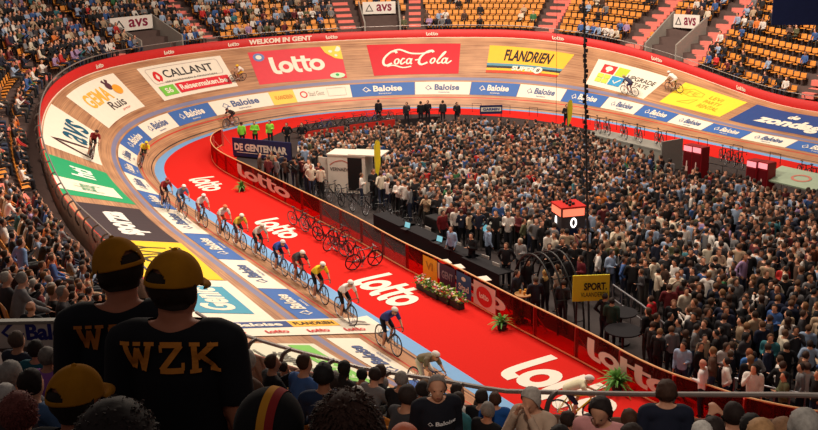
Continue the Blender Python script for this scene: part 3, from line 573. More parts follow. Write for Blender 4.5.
def vmask(B, kind, style='short', sleeve='long'):
    nm = {n: i for i, n in enumerate(B['names'])}; L = B['lab']
    if kind == 'top':
        m_ = (L == nm['torso']) | (L == nm['upperarm']) | (L == nm['pelvis'])*(B['V'][:, 2] > np.array(B['J']['pel'])[2]-.05)
        if sleeve == 'long': m_ |= (L == nm['forearm'])
        else:
            for sd in 'LR':
                a, b = np.array(B['J']['s'+sd]), np.array(B['J']['e'+sd]); t = (B['V']-a)@(b-a)/((b-a)@(b-a)); m_ &= ~((L == nm['upperarm'])*(t > .8)*(np.linalg.norm(B['V']-b, axis=1) < .2))
        if B['J'].get('yaw') is not None and not B['J'].get('ride'): m_ &= B['V'][:, 2] < B['J']['nec'][2]-.078+.75*np.hypot(B['V'][:, 0]-B['J']['nec'][0], B['V'][:, 1])
        return m_
    if kind == 'trousers': return (L == nm['pelvis']) | (L == nm['thigh']) | (L == nm['shin'])
    if kind == 'shorts':
        return (L == nm['pelvis']) | (L == nm['thigh'])
    if kind == 'shoes': return L == nm['foot']
    if kind == 'hair':
        x, y, z = B['HL'].T; hd = (L == nm['head']) | (L == nm['neck'])
        if style == 'cap': return hd & (z < .05) & (z > -.085) & (x < -.005)
        if style == 'bald': return hd & (z < .02) & (z > -.07) & (x < -.03)
        m_ = hd & (((z > .055+np.maximum(0, x-.01)*.7) & (x < .08)) | ((x < .0) & (z > -.075)) | ((x < .03) & (z > .0)))
        if style == 'long': m_ |= hd & (x < .015) & (z > -.2) | ((L == nm['torso']) & (x < -.03) & (np.abs(y) < .1) & (z > -.28))
        return m_
def submesh(name, B, mask, off, rough=0., seed=0, thick=0.):
    idx = -np.ones(len(B['V']), int); F = [f for f in B['F'] if sum(bool(mask[i]) for i in f) >= len(f)-1]
    use = sorted({i for f in F for i in f}); idx[use] = range(len(use)); rng = np.random.default_rng(seed)
    V = B['V'][use]+B['N'][use]*(off+rough*rng.random((len(use), 1)))
    from collections import Counter
    ec = Counter(); 
    for f in F:
        for a, b in zip(f, f[1:]+f[:1]): ec[(min(a, b), max(a, b))] += 1
    nb = {}
    for (a, b), c in ec.items():
        if c == 1: nb.setdefault(idx[a], []).append(idx[b]); nb.setdefault(idx[b], []).append(idx[a])
    for _ in range(8 if len(B['V']) > 6000 else 3):
        W = {i: (V[i]*.4+sum(V[j] for j in L)/len(L)*.6) for i, L in nb.items()}
        for i, p in W.items(): V[i] = p
    return npmesh(name, V, [tuple(idx[i] for i in f) for f in F], smooth=True) if F else None
def set_col(o, c): o.color = (*lin(c), 1); return o
def figure(J, vox=.03, build=1., top=(40, 40, 50), trous=(26, 28, 38), hair=(50, 36, 28), skin=(196, 142, 114), style='short', sleeve='long', fingers=False, face=False, shoe=(28, 26, 26), shorts=False, B=None, name='person'):
    B = B or body_mesh(J, vox, build, fingers, face)
    root = link(name, npmesh('person', B['V'], B['F'], smooth=True), None, SKINM); set_col(root, skin)
    k = .6 if vox < .02 else 1
    def part(nm, mk, off, M, c, rough=0.):
        me = submesh(nm, B, mk, off, rough)
        if me: set_col(link(nm, me, root, M), c)
    part('trousers' if not shorts else 'shorts', vmask(B, 'shorts' if shorts else 'trousers'), .010*k, CLOTH, trous)
    part('top', vmask(B, 'top', sleeve=sleeve), .016*k, CLOTH, top)
    part('shoes', vmask(B, 'shoes'), .008, CLOTH, shoe)
    if face:
        H, hf, hl, hu = B['H'], B['hf'], B['hl'], B['hu']; R3 = Matrix((hf, hl, hu)).transposed()
        for sg in (1, -1):
            e_ = MB(); e_.ball(H+hu*.012+hf*.079+hl*.031*sg, (.006, .011, .005), 10, 8, R3); set_col(e_.build('eye', CLOTH, root, True), (46, 34, 30))
        e_ = MB(); e_.ball(H-hu*.055+hf*.094, (.004, .02, .004), 10, 6, R3); set_col(e_.build('mouth', CLOTH, root, True), (130, 60, 56))
    if style not in ('none', 'helmet'): part('hair', vmask(B, 'hair', style), .012 if style != 'bald' else .004, HAIRM, hair, .012 if vox > .015 else .003)
    return root, B
# ---- poses shared by the crowd
STAND = [stand_pose('down', .2), stand_pose(('cup', 'down'), -.5), stand_pose('fold', .3), stand_pose(('down', 'cup'), .6, .1), stand_pose(('phone', 'phone'), 0, .1), stand_pose('hip', -.3), stand_pose(('down', 'face'), -.7), stand_pose(('cup', 'cup'), .4, .2, .05)]
SIT = [sit_pose('lap', .2), sit_pose('clap', -.3, .05, .05), sit_pose('knee', .3, .15, .12), sit_pose('fold', -.2), sit_pose(('face', 'lap'), .1, .1, .05), sit_pose('lap', -.5, .1, .1)]
def slots_mesh(B, name, style='short'):          # one mesh, skin / top / trousers / hair / shoes as material slots
    mi = np.zeros(len(B['V']), int)
    for k, m_ in ((2, vmask(B, 'trousers')), (1, vmask(B, 'top')), (4, vmask(B, 'shoes')), (3, vmask(B, 'hair', style))): mi[m_] = k
    V = B['V'].copy(); h = mi == 3; V[h] += B['N'][h]*.016; c = (mi == 1) | (mi == 2); V[c] += B['N'][c]*.01
    me = npmesh(name, V, B['F'], smooth=True)
    for M in (SKIN0, CLOTH, TROUSM, None, SHOEM): me.materials.append(M or HAIRR)
    fm = [int(np.bincount(mi[list(f)]).argmax()) for f in B['F']]; me.polygons.foreach_set('material_index', fm); return me
HAIRR = rand_mat('hair_mixed', [(34, 26, 24), (70, 46, 32), (28, 24, 24), (100, 70, 44), (50, 36, 30), (40, 30, 26), (64, 46, 34), (140, 132, 128)])
def low_arrays(B, style='short', ratio=.3):
    me = slots_mesh(B, 'l', style); o = bpy.data.objects.new('l', me); COL.objects.link(o); d = o.modifiers.new('d', 'DECIMATE'); d.ratio = ratio; d.use_collapse_triangulate = True
    dg = bpy.context.evaluated_depsgraph_get(); e = o.evaluated_get(dg).to_mesh(); V = np.array([v.co[:] for v in e.vertices], np.float32); F = np.array([p.vertices[:] for p in e.polygons], np.int32); mi = np.array([p.material_index for p in e.polygons])
    o.evaluated_get(dg).to_mesh_clear(); bpy.data.objects.remove(o); bpy.data.meshes.remove(me); return V, F, mi
SB = [body_mesh(J, .03, .95) for J in STAND]; TB = [body_mesh(J, .03, .95) for J in SIT]
SM = [slots_mesh(B, 'person', 'long' if i in (3, 6) else 'short') for i, B in enumerate(SB)]; TM = [slots_mesh(B, 'person', 'long' if i in (4,) else 'short') for i, B in enumerate(TB)]
SLOW = [low_arrays(B, 'short', .42) for B in SB]; TLOW = [low_arrays(B, 'short', .42) for B in TB]
def stuff_people(name, lows, items, label, cat, group=None):     # items: (x, y, z, yaw, scale, variant, top colour)
    VV = []; FF = []; CC = []; n = 0; rng = np.random.default_rng(3)
    sk = [(220, 158, 126), (206, 144, 112), (230, 170, 140), (160, 110, 84)]; hr = [(34, 26, 24), (60, 40, 30), (28, 24, 24), (90, 62, 42), (50, 38, 30), (44, 32, 28)]
    for x, y, z, yaw, sc, v, col in items:
        V, F, mi = lows[v % len(lows)]; c, s = math.cos(yaw)*sc, math.sin(yaw)*sc; W = np.empty_like(V); W[:, 0] = V[:, 0]*c-V[:, 1]*s+x; W[:, 1] = V[:, 0]*s+V[:, 1]*c+y; W[:, 2] = V[:, 2]*sc+z
        VV.append(W); FF.append(F+n); n += len(V); pal = np.array([(*lin(q_), 1) for q_ in (sk[rng.integers(4)], col, TROUS[rng.integers(5)], hr[rng.integers(6)], (26, 24, 24))]); CC.append(np.repeat(pal[mi], 3, axis=0))
    me = npmesh(name, np.concatenate(VV), np.concatenate(FF), smooth=True); a = me.color_attributes.new('Col', 'FLOAT_COLOR', 'CORNER'); a.data.foreach_set('color', np.concatenate(CC).astype(np.float32).ravel())
    return tag(link(name, me, None, CROWDM), label, cat, group, 'stuff')
# colour words for labels
TOPS = [('black', (22, 22, 26)), ('black', (28, 25, 27)), ('dark navy', (28, 34, 56)), ('dark grey', (58, 56, 60)), ('brown', (84, 60, 48)), ('maroon', (98, 30, 36)), ('mid grey', (118, 116, 118)), ('white', (222, 214, 206)), ('pale blue', (150, 170, 198)), ('beige', (178, 152, 124)),
        ('cream', (214, 200, 178)), ('blue', (58, 92, 150)), ('olive', (84, 84, 56)), ('red', (188, 38, 34)), ('orange', (220, 120, 50)), ('teal', (50, 110, 120)), ('lilac', (158, 130, 168)), ('green', (52, 108, 66))]
TW = [32, 22, 17, 13, 9, 6, 9, 11, 9, 6, 7, 5, 3, 2, .7, 1, 1, 1]
TW2 = [26, 13, 13, 10, 7, 5, 10, 14, 13, 9, 9, 9, 3, 3, 1.3, 2, 4, 1.5]
def pick_top(rng, w_=None): return rng.choices(TOPS, w_ or TW)[0]
ORD = ['first', 'second', 'third', 'fourth', 'fifth', 'sixth', 'seventh', 'eighth', 'ninth', 'tenth']
def ordn(i):
    i += 1
    if i <= 10: return ORD[i-1]
    return f"{i}{'th' if 10 < i % 100 < 14 else {1: 'st', 2: 'nd', 3: 'rd'}.get(i % 10, 'th')}"
# ================================================================== SEATS AND SEATED SPECTATORS
SEATM = mat('seat_orange', (226, 146, 58), .45, .12, 8, spec=.5); SEATD = mat('seat_frame', (70, 50, 44), .6)
def seat_mesh():
    bm = bmesh.new()
    def bx(c, d, rx=0., mi=0):
        r = bmesh.ops.create_cube(bm, size=1, matrix=Matrix.Translation(c) @ Matrix.Rotation(rx, 4, 'Y') @ Matrix.Diagonal((*d, 1))); fs = {f for v in r['verts'] for f in v.link_faces}
        if mi == 0:
            rr = bmesh.ops.bevel(bm, geom=list({e for v in r['verts'] for e in v.link_edges}), offset=.012, segments=1, affect='EDGES')
        else:
            for f in fs: f.material_index = 1
    bx((-.02, 0, .44), (.38, .43, .035), -.08); bx((-.21, 0, .66), (.03, .43, .32), -.16); bx((.17, 0, .43), (.03, .4, .06)); bx((-.1, .16, .21), (.05, .03, .42), 0, 1); bx((-.1, -.16, .21), (.05, .03, .42), 0, 1); bx((-.19, 0, .47), (.03, .3, .05), 0, 1)
    me = bpy.data.meshes.new('tip_up_seat'); bm.to_mesh(me); bm.free(); me.materials.append(SEATM); me.materials.append(SEATD); return me
SEATME = seat_mesh()
rng = random.Random(11)
from mathutils import noise as mnoise
def occ(s, r, px):
    x, y = px; nzv = mnoise.noise(Vector((s*.23, r*.35, 1.7)))
    if s > 149: base = .93 if s > 156 or s < 60 else .8
    elif x < 30 and 40 < y < 150: base = .42
    elif x < 130: base = .93
    elif x < 215: base = .95
    elif x < 345: base = .55 if y > 12 else .8
    elif x < 400: base = .5
    elif x < 500: base = .62 if y > 14 else .3
    elif x < 560: base = .3
    elif x < 640: base = .75 if y > 24 and x > 580 else .35
    elif x < 700: base = .3
    else: base = .44
    return base+nzv*(.75 if .2 < base < .8 else .2)
def zone(s, r, px):
    if s > 149 or s < 60:
        if px[1] > 352 or px[0] > 225: return 'behind the lower railing'
        return 'beside the capped men'
    for a, w_ in ((86.5, 'above the dark blue advert'), (92.2, 'above the yellow advert corner'), (98.3, 'above the yellow advert'), (103, 'above the coloured squares advert'), (107.6, 'above the hanging chain'), (112.4, 'above the FLANDRIEN advert'), (119.2, 'above the script advert'), (123.4, 'above the pink advert corner'), (127.7, 'above the welcome lettering'), (134.2, 'above the flame logo advert'), (141, 'above the horned figure advert'), (150, 'beside the triangle advert')):
        if s < a: return w_
    return 'by the left bend'
seats = []; sitters = []
for r in range(NR):
    for lo, hi in ((78., 150.), (150., TOT+30)):
        s = lo; d = ROW0+ROWP*(r+.48)
        while s < hi:
            th = 0
            k = (np.linalg.norm(edge(s+.1, d)-edge(s-.1, d)))/.2; s += .52/max(k, .3)
            if any(abs(s-a)*k < wdt/2+.3 for a, wdt in AISLES) or in_vom(s, r): continue
            p = edge(s, d); z = zrow(s, r); P = np.array([p[0], p[1], z+1.0]); dep = float(depth(P)[0])
            if dep < 3.6: continue
            px = project(P)[0]
            if not (-12 < px[0] < 830 and -12 < px[1] < 445): continue
            near = s > 149
            if near and (math.hypot(p[0]+4.2, p[1]-13.8) < 2.2): continue     # exit gallery behind the white parapet
            if near and dep < 9.0 and px[1] < 455 and px[0] < 330: continue
            if near and px[0] < 118 and 282 < px[1] < 356 and dep < 14.4: continue
            if near and 215 < px[0] < 400 and px[1] < 366+(px[0]-240)*.17: continue
            if near and px[0] > 395 and px[1] < 398: continue
            f, n_, _ = frame(s); yaw = math.atan2(-n_[1], -n_[0])
            seats.append([s, r, p[0], p[1], z, yaw, dep, px, zone(s % TOT, r, px)])
def row_order(L):
    from collections import defaultdict
    D = defaultdict(list)
    for q_ in L: D[(q_[8], q_[1])].append(q_)
    for v in D.values():
        v.sort(key=lambda q_: q_[7][0])
        for i, q_ in enumerate(v): q_.append(i)
row_order(seats)
empties = []
for q_ in seats:
    if rng.random() < occ(q_[0] % TOT, q_[1], q_[7]): sitters.append(q_)
    else: empties.append(q_)
print('seats', len(seats), 'sitters', len(sitters), 'empty', len(empties))
empties.sort(key=lambda q_: q_[6]); first = True
def seat_pool():
    E_ = empties[:300]; return E_
for i, q_ in enumerate(seat_pool()):
    s, r, x, y, z, yaw, dep, px, zn, k = q_; o = link('tip_up_seat', SEATME); o.location = (x, y, z); o.rotation_euler = (0, 0, yaw)
    tag(o, f'empty orange seat, {ordn(r)} row up, {ordn(k)} from left, {zn}', 'seat', 'empty orange seats in the stands')
rest = empties[300:]+sitters
ev = np.array([v.co[:] for v in SEATME.vertices], np.float32); VV = []; FF = []; n = 0; pf = [tuple(p.vertices) for p in SEATME.polygons]; mi = []
for q_ in rest:
    c, s_ = math.cos(q_[5]), math.sin(q_[5]); W = np.c_[ev[:, 0]*c-ev[:, 1]*s_+q_[2], ev[:, 0]*s_+ev[:, 1]*c+q_[3], ev[:, 2]+q_[4]]; VV.append(W); FF += [tuple(i+n for i in f) for f in pf]; n += len(ev); mi += [p.material_index for p in SEATME.polygons]
me = npmesh('tip_up_seat', np.concatenate(VV), FF); me.materials.append(SEATM); me.materials.append(SEATD); me.polygons.foreach_set('material_index', mi)
tag(link('tip_up_seat', me), 'remaining rows of orange tip-up seats further up the stands', 'seats', None, 'stuff')
for q_ in sitters: q_.append(pick_top(rng, TW2)); q_.append(rng.randrange(6)); q_.append(rng.uniform(.94, 1.04)); q_.append(yaw_j := rng.uniform(-.25, .25))
sitters.sort(key=lambda q_: q_[6])
NSIT, NCROWD = 108, 102
GS = 'spectators seated in the stands'
def seated_split(v, q_):
    B = TB[v]; root = link('person', SPLIT_T[v][0]); set_col(root, rng.choice([(200, 146, 118), (214, 160, 134), (186, 132, 104)]))
    for nm, me, M in SPLIT_T[v][1:]:
        c = link(nm, me, root)
        set_col(c, q_ if nm == 'top' else (rng.choice(TROUS) if nm == 'trousers' else (rng.choice(HAIRS) if nm == 'hair' else (28, 26, 26))))
    return root
HAIRS2 = [(34, 26, 24), (60, 40, 30), (28, 24, 24), (90, 62, 42), (44, 32, 28), (50, 36, 28), (70, 50, 36), (120, 86, 56)]
HAIRS = [(34, 26, 24), (60, 40, 30), (28, 24, 24), (110, 78, 50), (132, 124, 118), (172, 164, 154), (44, 32, 28)]
def split_set(B, style):
    L = [npmesh('person', B['V'], B['F'], smooth=True)]; L[0].materials.append(SKINM); out = [L[0]]
    for nm, mk, off, M in (('trousers', vmask(B, 'trousers'), .01, CLOTH), ('top', vmask(B, 'top'), .016, CLOTH), ('shoes', vmask(B, 'shoes'), .008, CLOTH), ('hair', vmask(B, 'hair', style), .014, HAIRM)):
        me = submesh(nm, B, mk, off, .01 if nm == 'hair' else 0); me.materials.append(M); out.append((nm, me, M))
    return out
SPLIT_T = [split_set(B, 'long' if i == 4 else 'short') for i, B in enumerate(TB)]; SPLIT_S = [split_set(B, 'long' if i in (3, 6) else 'short') for i, B in enumerate(SB)]
for i, q_ in enumerate(sitters[:NSIT]):
    s, r, x, y, z, yaw, dep, px, zn, k, (cn, cc), v, sc, yj = q_
    if i < 80: o = seated_split(v, cc)
    else: o = link('person', TM[v]); set_col(o, cc)
    o.location = (x-.02, y, z); o.rotation_euler = (0, 0, yaw+yj); o.scale = (sc,)*3
    tag(o, f'seated person in {cn}, {ordn(r)} row up, {ordn(k)} from left, {zn}', 'person', GS)
stuff_people('person', TLOW, [(q_[2], q_[3], q_[4], q_[5]+q_[13], q_[12], q_[11], q_[10][1]) for q_ in sitters[NSIT:]], 'rest of the seated spectators filling the far stands', 'spectators')
# ================================================================== CROWD ON THE INFIELD
poly = np.array([ground(*a)[:2] for a in [(258, 185), (270, 190), (298, 188), (303, 165), (330, 157), (400, 149), (470, 144), (560, 149), (600, 165), (650, 184), (690, 200), (740, 207), (775, 222), (850, 228), (850, 430)]]+[(9.9, 21.6), (8.6, 22.4), (7.8, 23.2), (7.1, 24.2), (6.6, 25.6), (7.4, 27.2), (7.9, 29.2), (7.3, 31.6), (5.6, 33.2), (4.6, 36.5), (2.2, 38.0), (.6, 40.6), (-1.2, 44.2), (-3.6, 45.8), (-5.0, 46.9), (-7.3, 50.1)])
def inside(x, y, P):
    c = False; j = len(P)-1
    for i in range(len(P)):
        if (P[i][1] > y) != (P[j][1] > y) and x < (P[j][0]-P[i][0])*(y-P[i][1])/(P[j][1]-P[i][1])+P[i][0]: c = not c
        j = i
    return c
BLOCK = []   # (x, y, radius) kept free of crowd, filled by the furniture list
KEEP = [(*ground(350, 199)[:2], 1.3), (*ground(364, 196)[:2], 1.0), (*ground(352, 188)[:2], 2.0), (*ground(372, 178)[:2], 1.3), (*ground(570, 262)[:2], 1.0), (*ground(640, 325)[:2], 1.0), (*ground(660, 350)[:2], .9)]
pts = []; tries = 0; grid = {}
xmin, ymin = poly.min(0); xmax, ymax = poly.max(0)
while tries < 60000:
    tries += 1; x = rng.uniform(xmin, xmax); y = rng.uniform(ymin, ymax)
    if not inside(x, y, poly): continue
    px = project((x, y, 1.6))[0]
    if not (-10 < px[0] < 832 and px[1] < 450): continue
    dens = .40+.1*mnoise.noise(Vector((x*.25, y*.25, 0)))+(.04 if y < 33 else 0)
    if any(math.hypot(x-a, y-b) < r_ for a, b, r_ in KEEP): continue
    gx, gy = int(x/.6), int(y/.6)
    if any((x-a)**2+(y-b)**2 < dens**2 for i in (-1, 0, 1) for j in (-1, 0, 1) for a, b in grid.get((gx+i, gy+j), [])): continue
    grid.setdefault((gx, gy), []).append((x, y)); pts.append((x, y))
print('crowd', len(pts))
crowd = []
for x, y in pts:
    px = project((x, y, 1.6))[0]; crowd.append([x, y, float(depth((x, y, 1.6))[0]), px, rng.uniform(0, 2*math.pi), rng.randrange(8), rng.uniform(.93, 1.07), pick_top(rng)])
crowd.sort(key=lambda q_: q_[2])
LAND = [('yellow sport sign', (591, 280)), ('scoreboard cube', (568, 222)), ('red-hooded person', (649, 310)), ('black stair handrail', (640, 322)), ('lower barrier end', (790, 405)), ('right picture edge', (818, 300)), ('blue-sweater person', (700, 370)), ('white kiosk', (350, 165)), ('judges tables', (470, 240)), ('black arch', (545, 262))]
pool = [q_ for q_ in crowd if -4 < q_[3][0] < 822 and q_[3][1] < 425]; cnt = {}
ids = []
for q_ in pool[:NCROWD]:
    px = q_[3]; li = min(range(len(LAND)), key=lambda i: math.hypot(px[0]-LAND[i][1][0], px[1]-LAND[i][1][1])); ids.append((q_, li, math.hypot(px[0]-LAND[li][1][0], px[1]-LAND[li][1][1])))
from collections import defaultdict
D = defaultdict(list)
for t_ in ids: D[(t_[1], t_[0][7][0], t_[0][5] in (3, 6))].append(t_)
for v in D.values(): v.sort(key=lambda t_: t_[2])
ARM = {0: 'arms down', 1: 'one hand raised', 2: 'arms folded', 3: 'long hair', 4: 'holding up a phone', 5: 'hands on hips', 6: 'long hair', 7: 'both hands raised'}
n_ = 0
for q_, li, dd in sorted(ids, key=lambda t_: t_[0][2]):
    x, y, dep, px, yaw, v, sc, (cn, cc) = q_; G_ = D[(li, cn, v in (3, 6))]; k = [t_[0] is q_ for t_ in G_].index(True)
    if n_ < 112:
        root = link('person', SPLIT_S[v][0]); set_col(root, rng.choice([(220, 158, 126), (230, 170, 140), (204, 144, 112)]))
        for nm, me, M in SPLIT_S[v][1:]: set_col(link(nm, me, root), cc if nm == 'top' else (rng.choice(TROUS) if nm == 'trousers' else (rng.choice(HAIRS2) if nm == 'hair' else (28, 26, 26))))
    else: root = link('person', SM[v]); set_col(root, cc)
    n_ += 1; root.location = (x, y, .01); root.rotation_euler = (0, 0, yaw); root.scale = (sc,)*3
    hr = 'long hair' if v in (3, 6) else 'short hair'
    tag(root, f'person in {cn} top, {hr}, {ordn(k)} closest such to the {LAND[li][0]}', 'person', 'people standing in the infield crowd')
seen = {id(q_) for q_ in pool[:NCROWD]}
stuff_people('person', SLOW, [(q_[0], q_[1], .01, q_[4], q_[6], q_[5], q_[7][1]) for q_ in crowd if id(q_) not in seen], 'rest of the dense standing crowd filling the infield', 'crowd')
# ================================================================== RACING AND PARKED BICYCLES, RIDERS
CARB = mat('black_carbon', (24, 24, 28), .35, .08, 10, spec=.5); CHROME = mat('steel_spokes', (150, 150, 155), .35, .05, 10, metal=.7); TYRE = mat('tyre_rubber', (22, 21, 22), .8); FRM = mat('frame_paint', (40, 60, 130), .35, .05, 5, spec=.5, objcol=True)
def make_bike(col=(24, 24, 28), disc_wheel=False, aero=False):
    o = empty('bicycle'); bb = (-.06, 0, .28); st = (-.24, 0, .80); hb = (.37, 0, .72); ht = (.35, 0, .83); rh = (-.49, 0, .335); fh = (.49, 0, .335)
    m_ = MB(); m_.tube([bb, st, (-.262, 0, .9)], [.02, .018, .014]); m_.tube([bb, hb], .024); m_.tube([(-.235, 0, .78), ht], .02); m_.tube([hb, ht], .024)
    for sg in (1, -1): m_.tube([(bb[0], .02*sg, bb[2]), (rh[0], .06*sg, rh[2])], .011); m_.tube([(st[0], .015*sg, st[2]-.04), (rh[0], .06*sg, rh[2])], .009)
    set_col(m_.build('frame', FRM, o, True), col)
    m_ = MB(); m_.tube([ht, (.385, 0, .68)], .018)
    for sg in (1, -1): m_.tube([(.385, .02*sg, .69), (.41, .055*sg, .62), (fh[0], .055*sg, fh[2])], .013)
    set_col(m_.build('fork', FRM, o, True), col)
    for wx, nm in ((rh, 'rear'), (fh, 'front')):
        m_ = MB(); m_.ring(wx, .312, .014, n=28); m_.cyl(wx, .025, .1, 12, 'Y')
        if disc_wheel and nm == 'rear': m_.cyl(wx, .31, .02, 28, 'Y')
        elif aero:
            for k in range(5): a = 2*math.pi*k/5+.3; m_.tube([(wx[0]+math.cos(a)*.02, 0, wx[2]+math.sin(a)*.02), (wx[0]+math.cos(a)*.31, 0, wx[2]+math.sin(a)*.31)], [.022, .017], 6)
        else:
            for k in range(14): a = 2*math.pi*k/14; m_.tube([(wx[0]+math.cos(a+.2)*.02, .02*(-1)**k, wx[2]+math.sin(a+.2)*.02), (wx[0]+math.cos(a)*.31, 0, wx[2]+math.sin(a)*.31)], .0045, 4)
        w_ = m_.build('wheel', CARB if (aero or (disc_wheel and nm == 'rear')) else CHROME, o, True); m_ = MB(); m_.ring(wx, .335, .017, n=32); m_.build('tyre', TYRE, w_, True)
    m_ = MB(); m_.tube([ht, (.37, 0, .88), (.44, 0, .89)], .014); m_.tube([(.44, -.2, .89), (.44, .2, .89)], .013)
    for sg in (1, -1): m_.tube([(.44, .2*sg, .89), (.52, .2*sg, .88), (.55, .2*sg, .81), (.5, .2*sg, .755), (.42, .2*sg, .755)], .014)
    m_.build('handlebar', CARB, o, True)
    m_ = MB(); m_.ball((-.3, 0, .925), (.1, .065, .022), 12, 8); m_.ball((-.18, 0, .925), (.1, .022, .018), 12, 8); m_.build('saddle', CARB, o, True)
    m_ = MB(); m_.cyl((bb[0], .045, bb[2]), .09, .008, 24, 'Y'); m_.tube([(bb[0], .06, bb[2]), (bb[0]+.08, .06, bb[2]+.14)], .011); m_.tube([(bb[0], -.06, bb[2]), (bb[0]-.08, -.06, bb[2]-.14)], .011)
    m_.box((bb[0]+.08, .1, bb[2]+.14), (.07, .06, .02)); m_.box((bb[0]-.08, -.1, bb[2]-.14), (.07, .06, .02)); m_.build('crankset', CHROME, o)
    m_ = MB(); m_.tube([(bb[0], .045, bb[2]+.088), (rh[0], .045, rh[2]+.033), (rh[0]-.034, .045, rh[2]), (rh[0], .045, rh[2]-.033), (bb[0], .045, bb[2]-.088), (bb[0]+.09, .045, bb[2])], .005, 5, closed=True); m_.build('chain', CARB, o)
    return o
RB = [body_mesh(ride_pose(0), .024), body_mesh(ride_pose(.12), .024)]
def rider(v, jersey, shorts, helmet, skin=(200, 146, 118), sleeve=None):
    root, B = figure(None, .024, top=jersey, trous=shorts, skin=skin, style='none', sleeve='short', shorts=True, B=RB[v], shoe=(225, 222, 215))
    H, hf, hl, hu = B['H'], B['hf'], B['hl'], B['hu']; R3 = Matrix((hf, hl, hu)).transposed(); m_ = MB()
    m_.ball(H+hu*.045-hf*.015, (.135, .1, .092), 18, 12, R3); me = [v_ for v_ in m_.bm.verts if (v_.co-H).dot(hu) < .02+.1*max(0, (v_.co-H).dot(hf))]; bmesh.ops.delete(m_.bm, geom=me, context='VERTS')
    set_col(m_.build('helmet', CLOTH, root, True), helmet)
    m_ = MB(); m_.ball(H+hu*.02+hf*.075, (.03, .062, .018), 10, 6, R3); m_.build('sunglasses', CARB, root, True)
    return root
BIKES = {}
def bike_at(M4, col, label, disc_wheel=False, aero=False, group='bicycles being raced', parked=False):
    k = (col, disc_wheel, aero); 
    if k not in BIKES: BIKES[k] = o = make_bike(col, disc_wheel, aero)
    else: o = copy_tree(BIKES[k])
    o.matrix_world = M4; tag(o, label, 'bicycle', group); return o
def up_frame(pos, fwd, up): 
    f = Vector(fwd).normalized(); u = Vector(up); u = (u-f*u.dot(f)).normalized(); l = u.cross(f); M4 = Matrix((f, l, u)).transposed().to_4x4(); M4.translation = Vector(pos); return M4
RD = [ # contact px, variant, jersey, shorts, helmet, frame colour, lean 0..1, jersey words
 ((387, 350), 0, (50, 58, 120), (34, 34, 46), (232, 228, 220), (30, 32, 40), .3, 'dark blue jersey and white helmet, beside the end of the white finish strip'),
 ((424, 398), 1, (120, 108, 88), (225, 220, 214), (230, 228, 224), (40, 60, 120), .3, 'khaki grey jersey bent low just above the tube railing'),
 ((345, 320), 0, (236, 228, 222), (30, 28, 32), (238, 234, 226), (30, 30, 34), .3, 'white jersey and black shorts, white helmet'),
 ((318, 301), 0, (232, 200, 40), (24, 24, 28), (238, 234, 226), (30, 30, 34), .3, 'bright yellow jersey behind the white-jersey rider'),
 ((298, 284), 1, (60, 56, 60), (150, 60, 50), (232, 222, 212), (40, 40, 48), .3, 'black jersey with pale helmet, behind the yellow rider'),
 ((279, 272), 1, (44, 70, 150), (34, 36, 60), (226, 222, 220), (60, 100, 150), .3, 'blue and white jersey in the middle of the line'),
 ((259, 257), 0, (196, 188, 176), (40, 38, 42), (224, 214, 200), (30, 30, 34), .3, 'pale grey jersey, behind the blue-jersey rider'),
 ((239, 247), 0, (206, 176, 60), (60, 50, 60), (230, 224, 210), (220, 216, 210), .3, 'mustard yellow jersey on a white bicycle'),
 ((223, 237), 0, (226, 214, 206), (214, 96, 60), (226, 120, 84), (40, 36, 40), .3, 'white jersey and orange helmet'),
 ((201, 225), 0, (220, 206, 206), (150, 50, 60), (236, 228, 224), (40, 36, 40), .3, 'white and red jersey, white helmet'),
 ((181, 215), 0, (110, 120, 150), (60, 70, 100), (236, 230, 226), (50, 60, 80), .35, 'grey blue jersey, second from the tail of the line'),
 ((164, 208), 0, (150, 44, 48), (60, 36, 40), (190, 60, 54), (40, 36, 40), .4, 'dark red jersey at the tail of the line'),
 ((140.5, 166), 0, (226, 196, 40), (50, 56, 40), (226, 206, 60), (30, 30, 30), .5, 'yellow jersey riding alone on the left bend'),
 ((90, 158), 0, (130, 34, 36), (40, 30, 32), (60, 30, 32), (40, 30, 30), .6, 'dark red clothing high on the triangle advert'),
 ((231, 127), 1, (50, 34, 34), (40, 32, 34), (60, 40, 38), (40, 30, 30), .5, 'black jersey bent low near the dark blue banner'),
 ((236, 82), 0, (226, 218, 206), (230, 186, 60), (232, 186, 50), (30, 30, 30), .6, 'white top and yellow shorts beside the flame logo advert'),
 ((630, 95), 0, (70, 70, 90), (34, 40, 90), (190, 170, 120), (210, 208, 204), .55, 'navy clothing on the coloured squares advert'),
 ((674, 92), 0, (232, 224, 214), (226, 218, 206), (236, 228, 220), (30, 30, 30), .55, 'all white clothing above the bright yellow advert'),
 ((577, 424), 1, (226, 218, 186), (30, 36, 60), (236, 232, 226), (228, 206, 40), .2, 'cream jersey crouched by the carpet lettering')]
DONE = {}
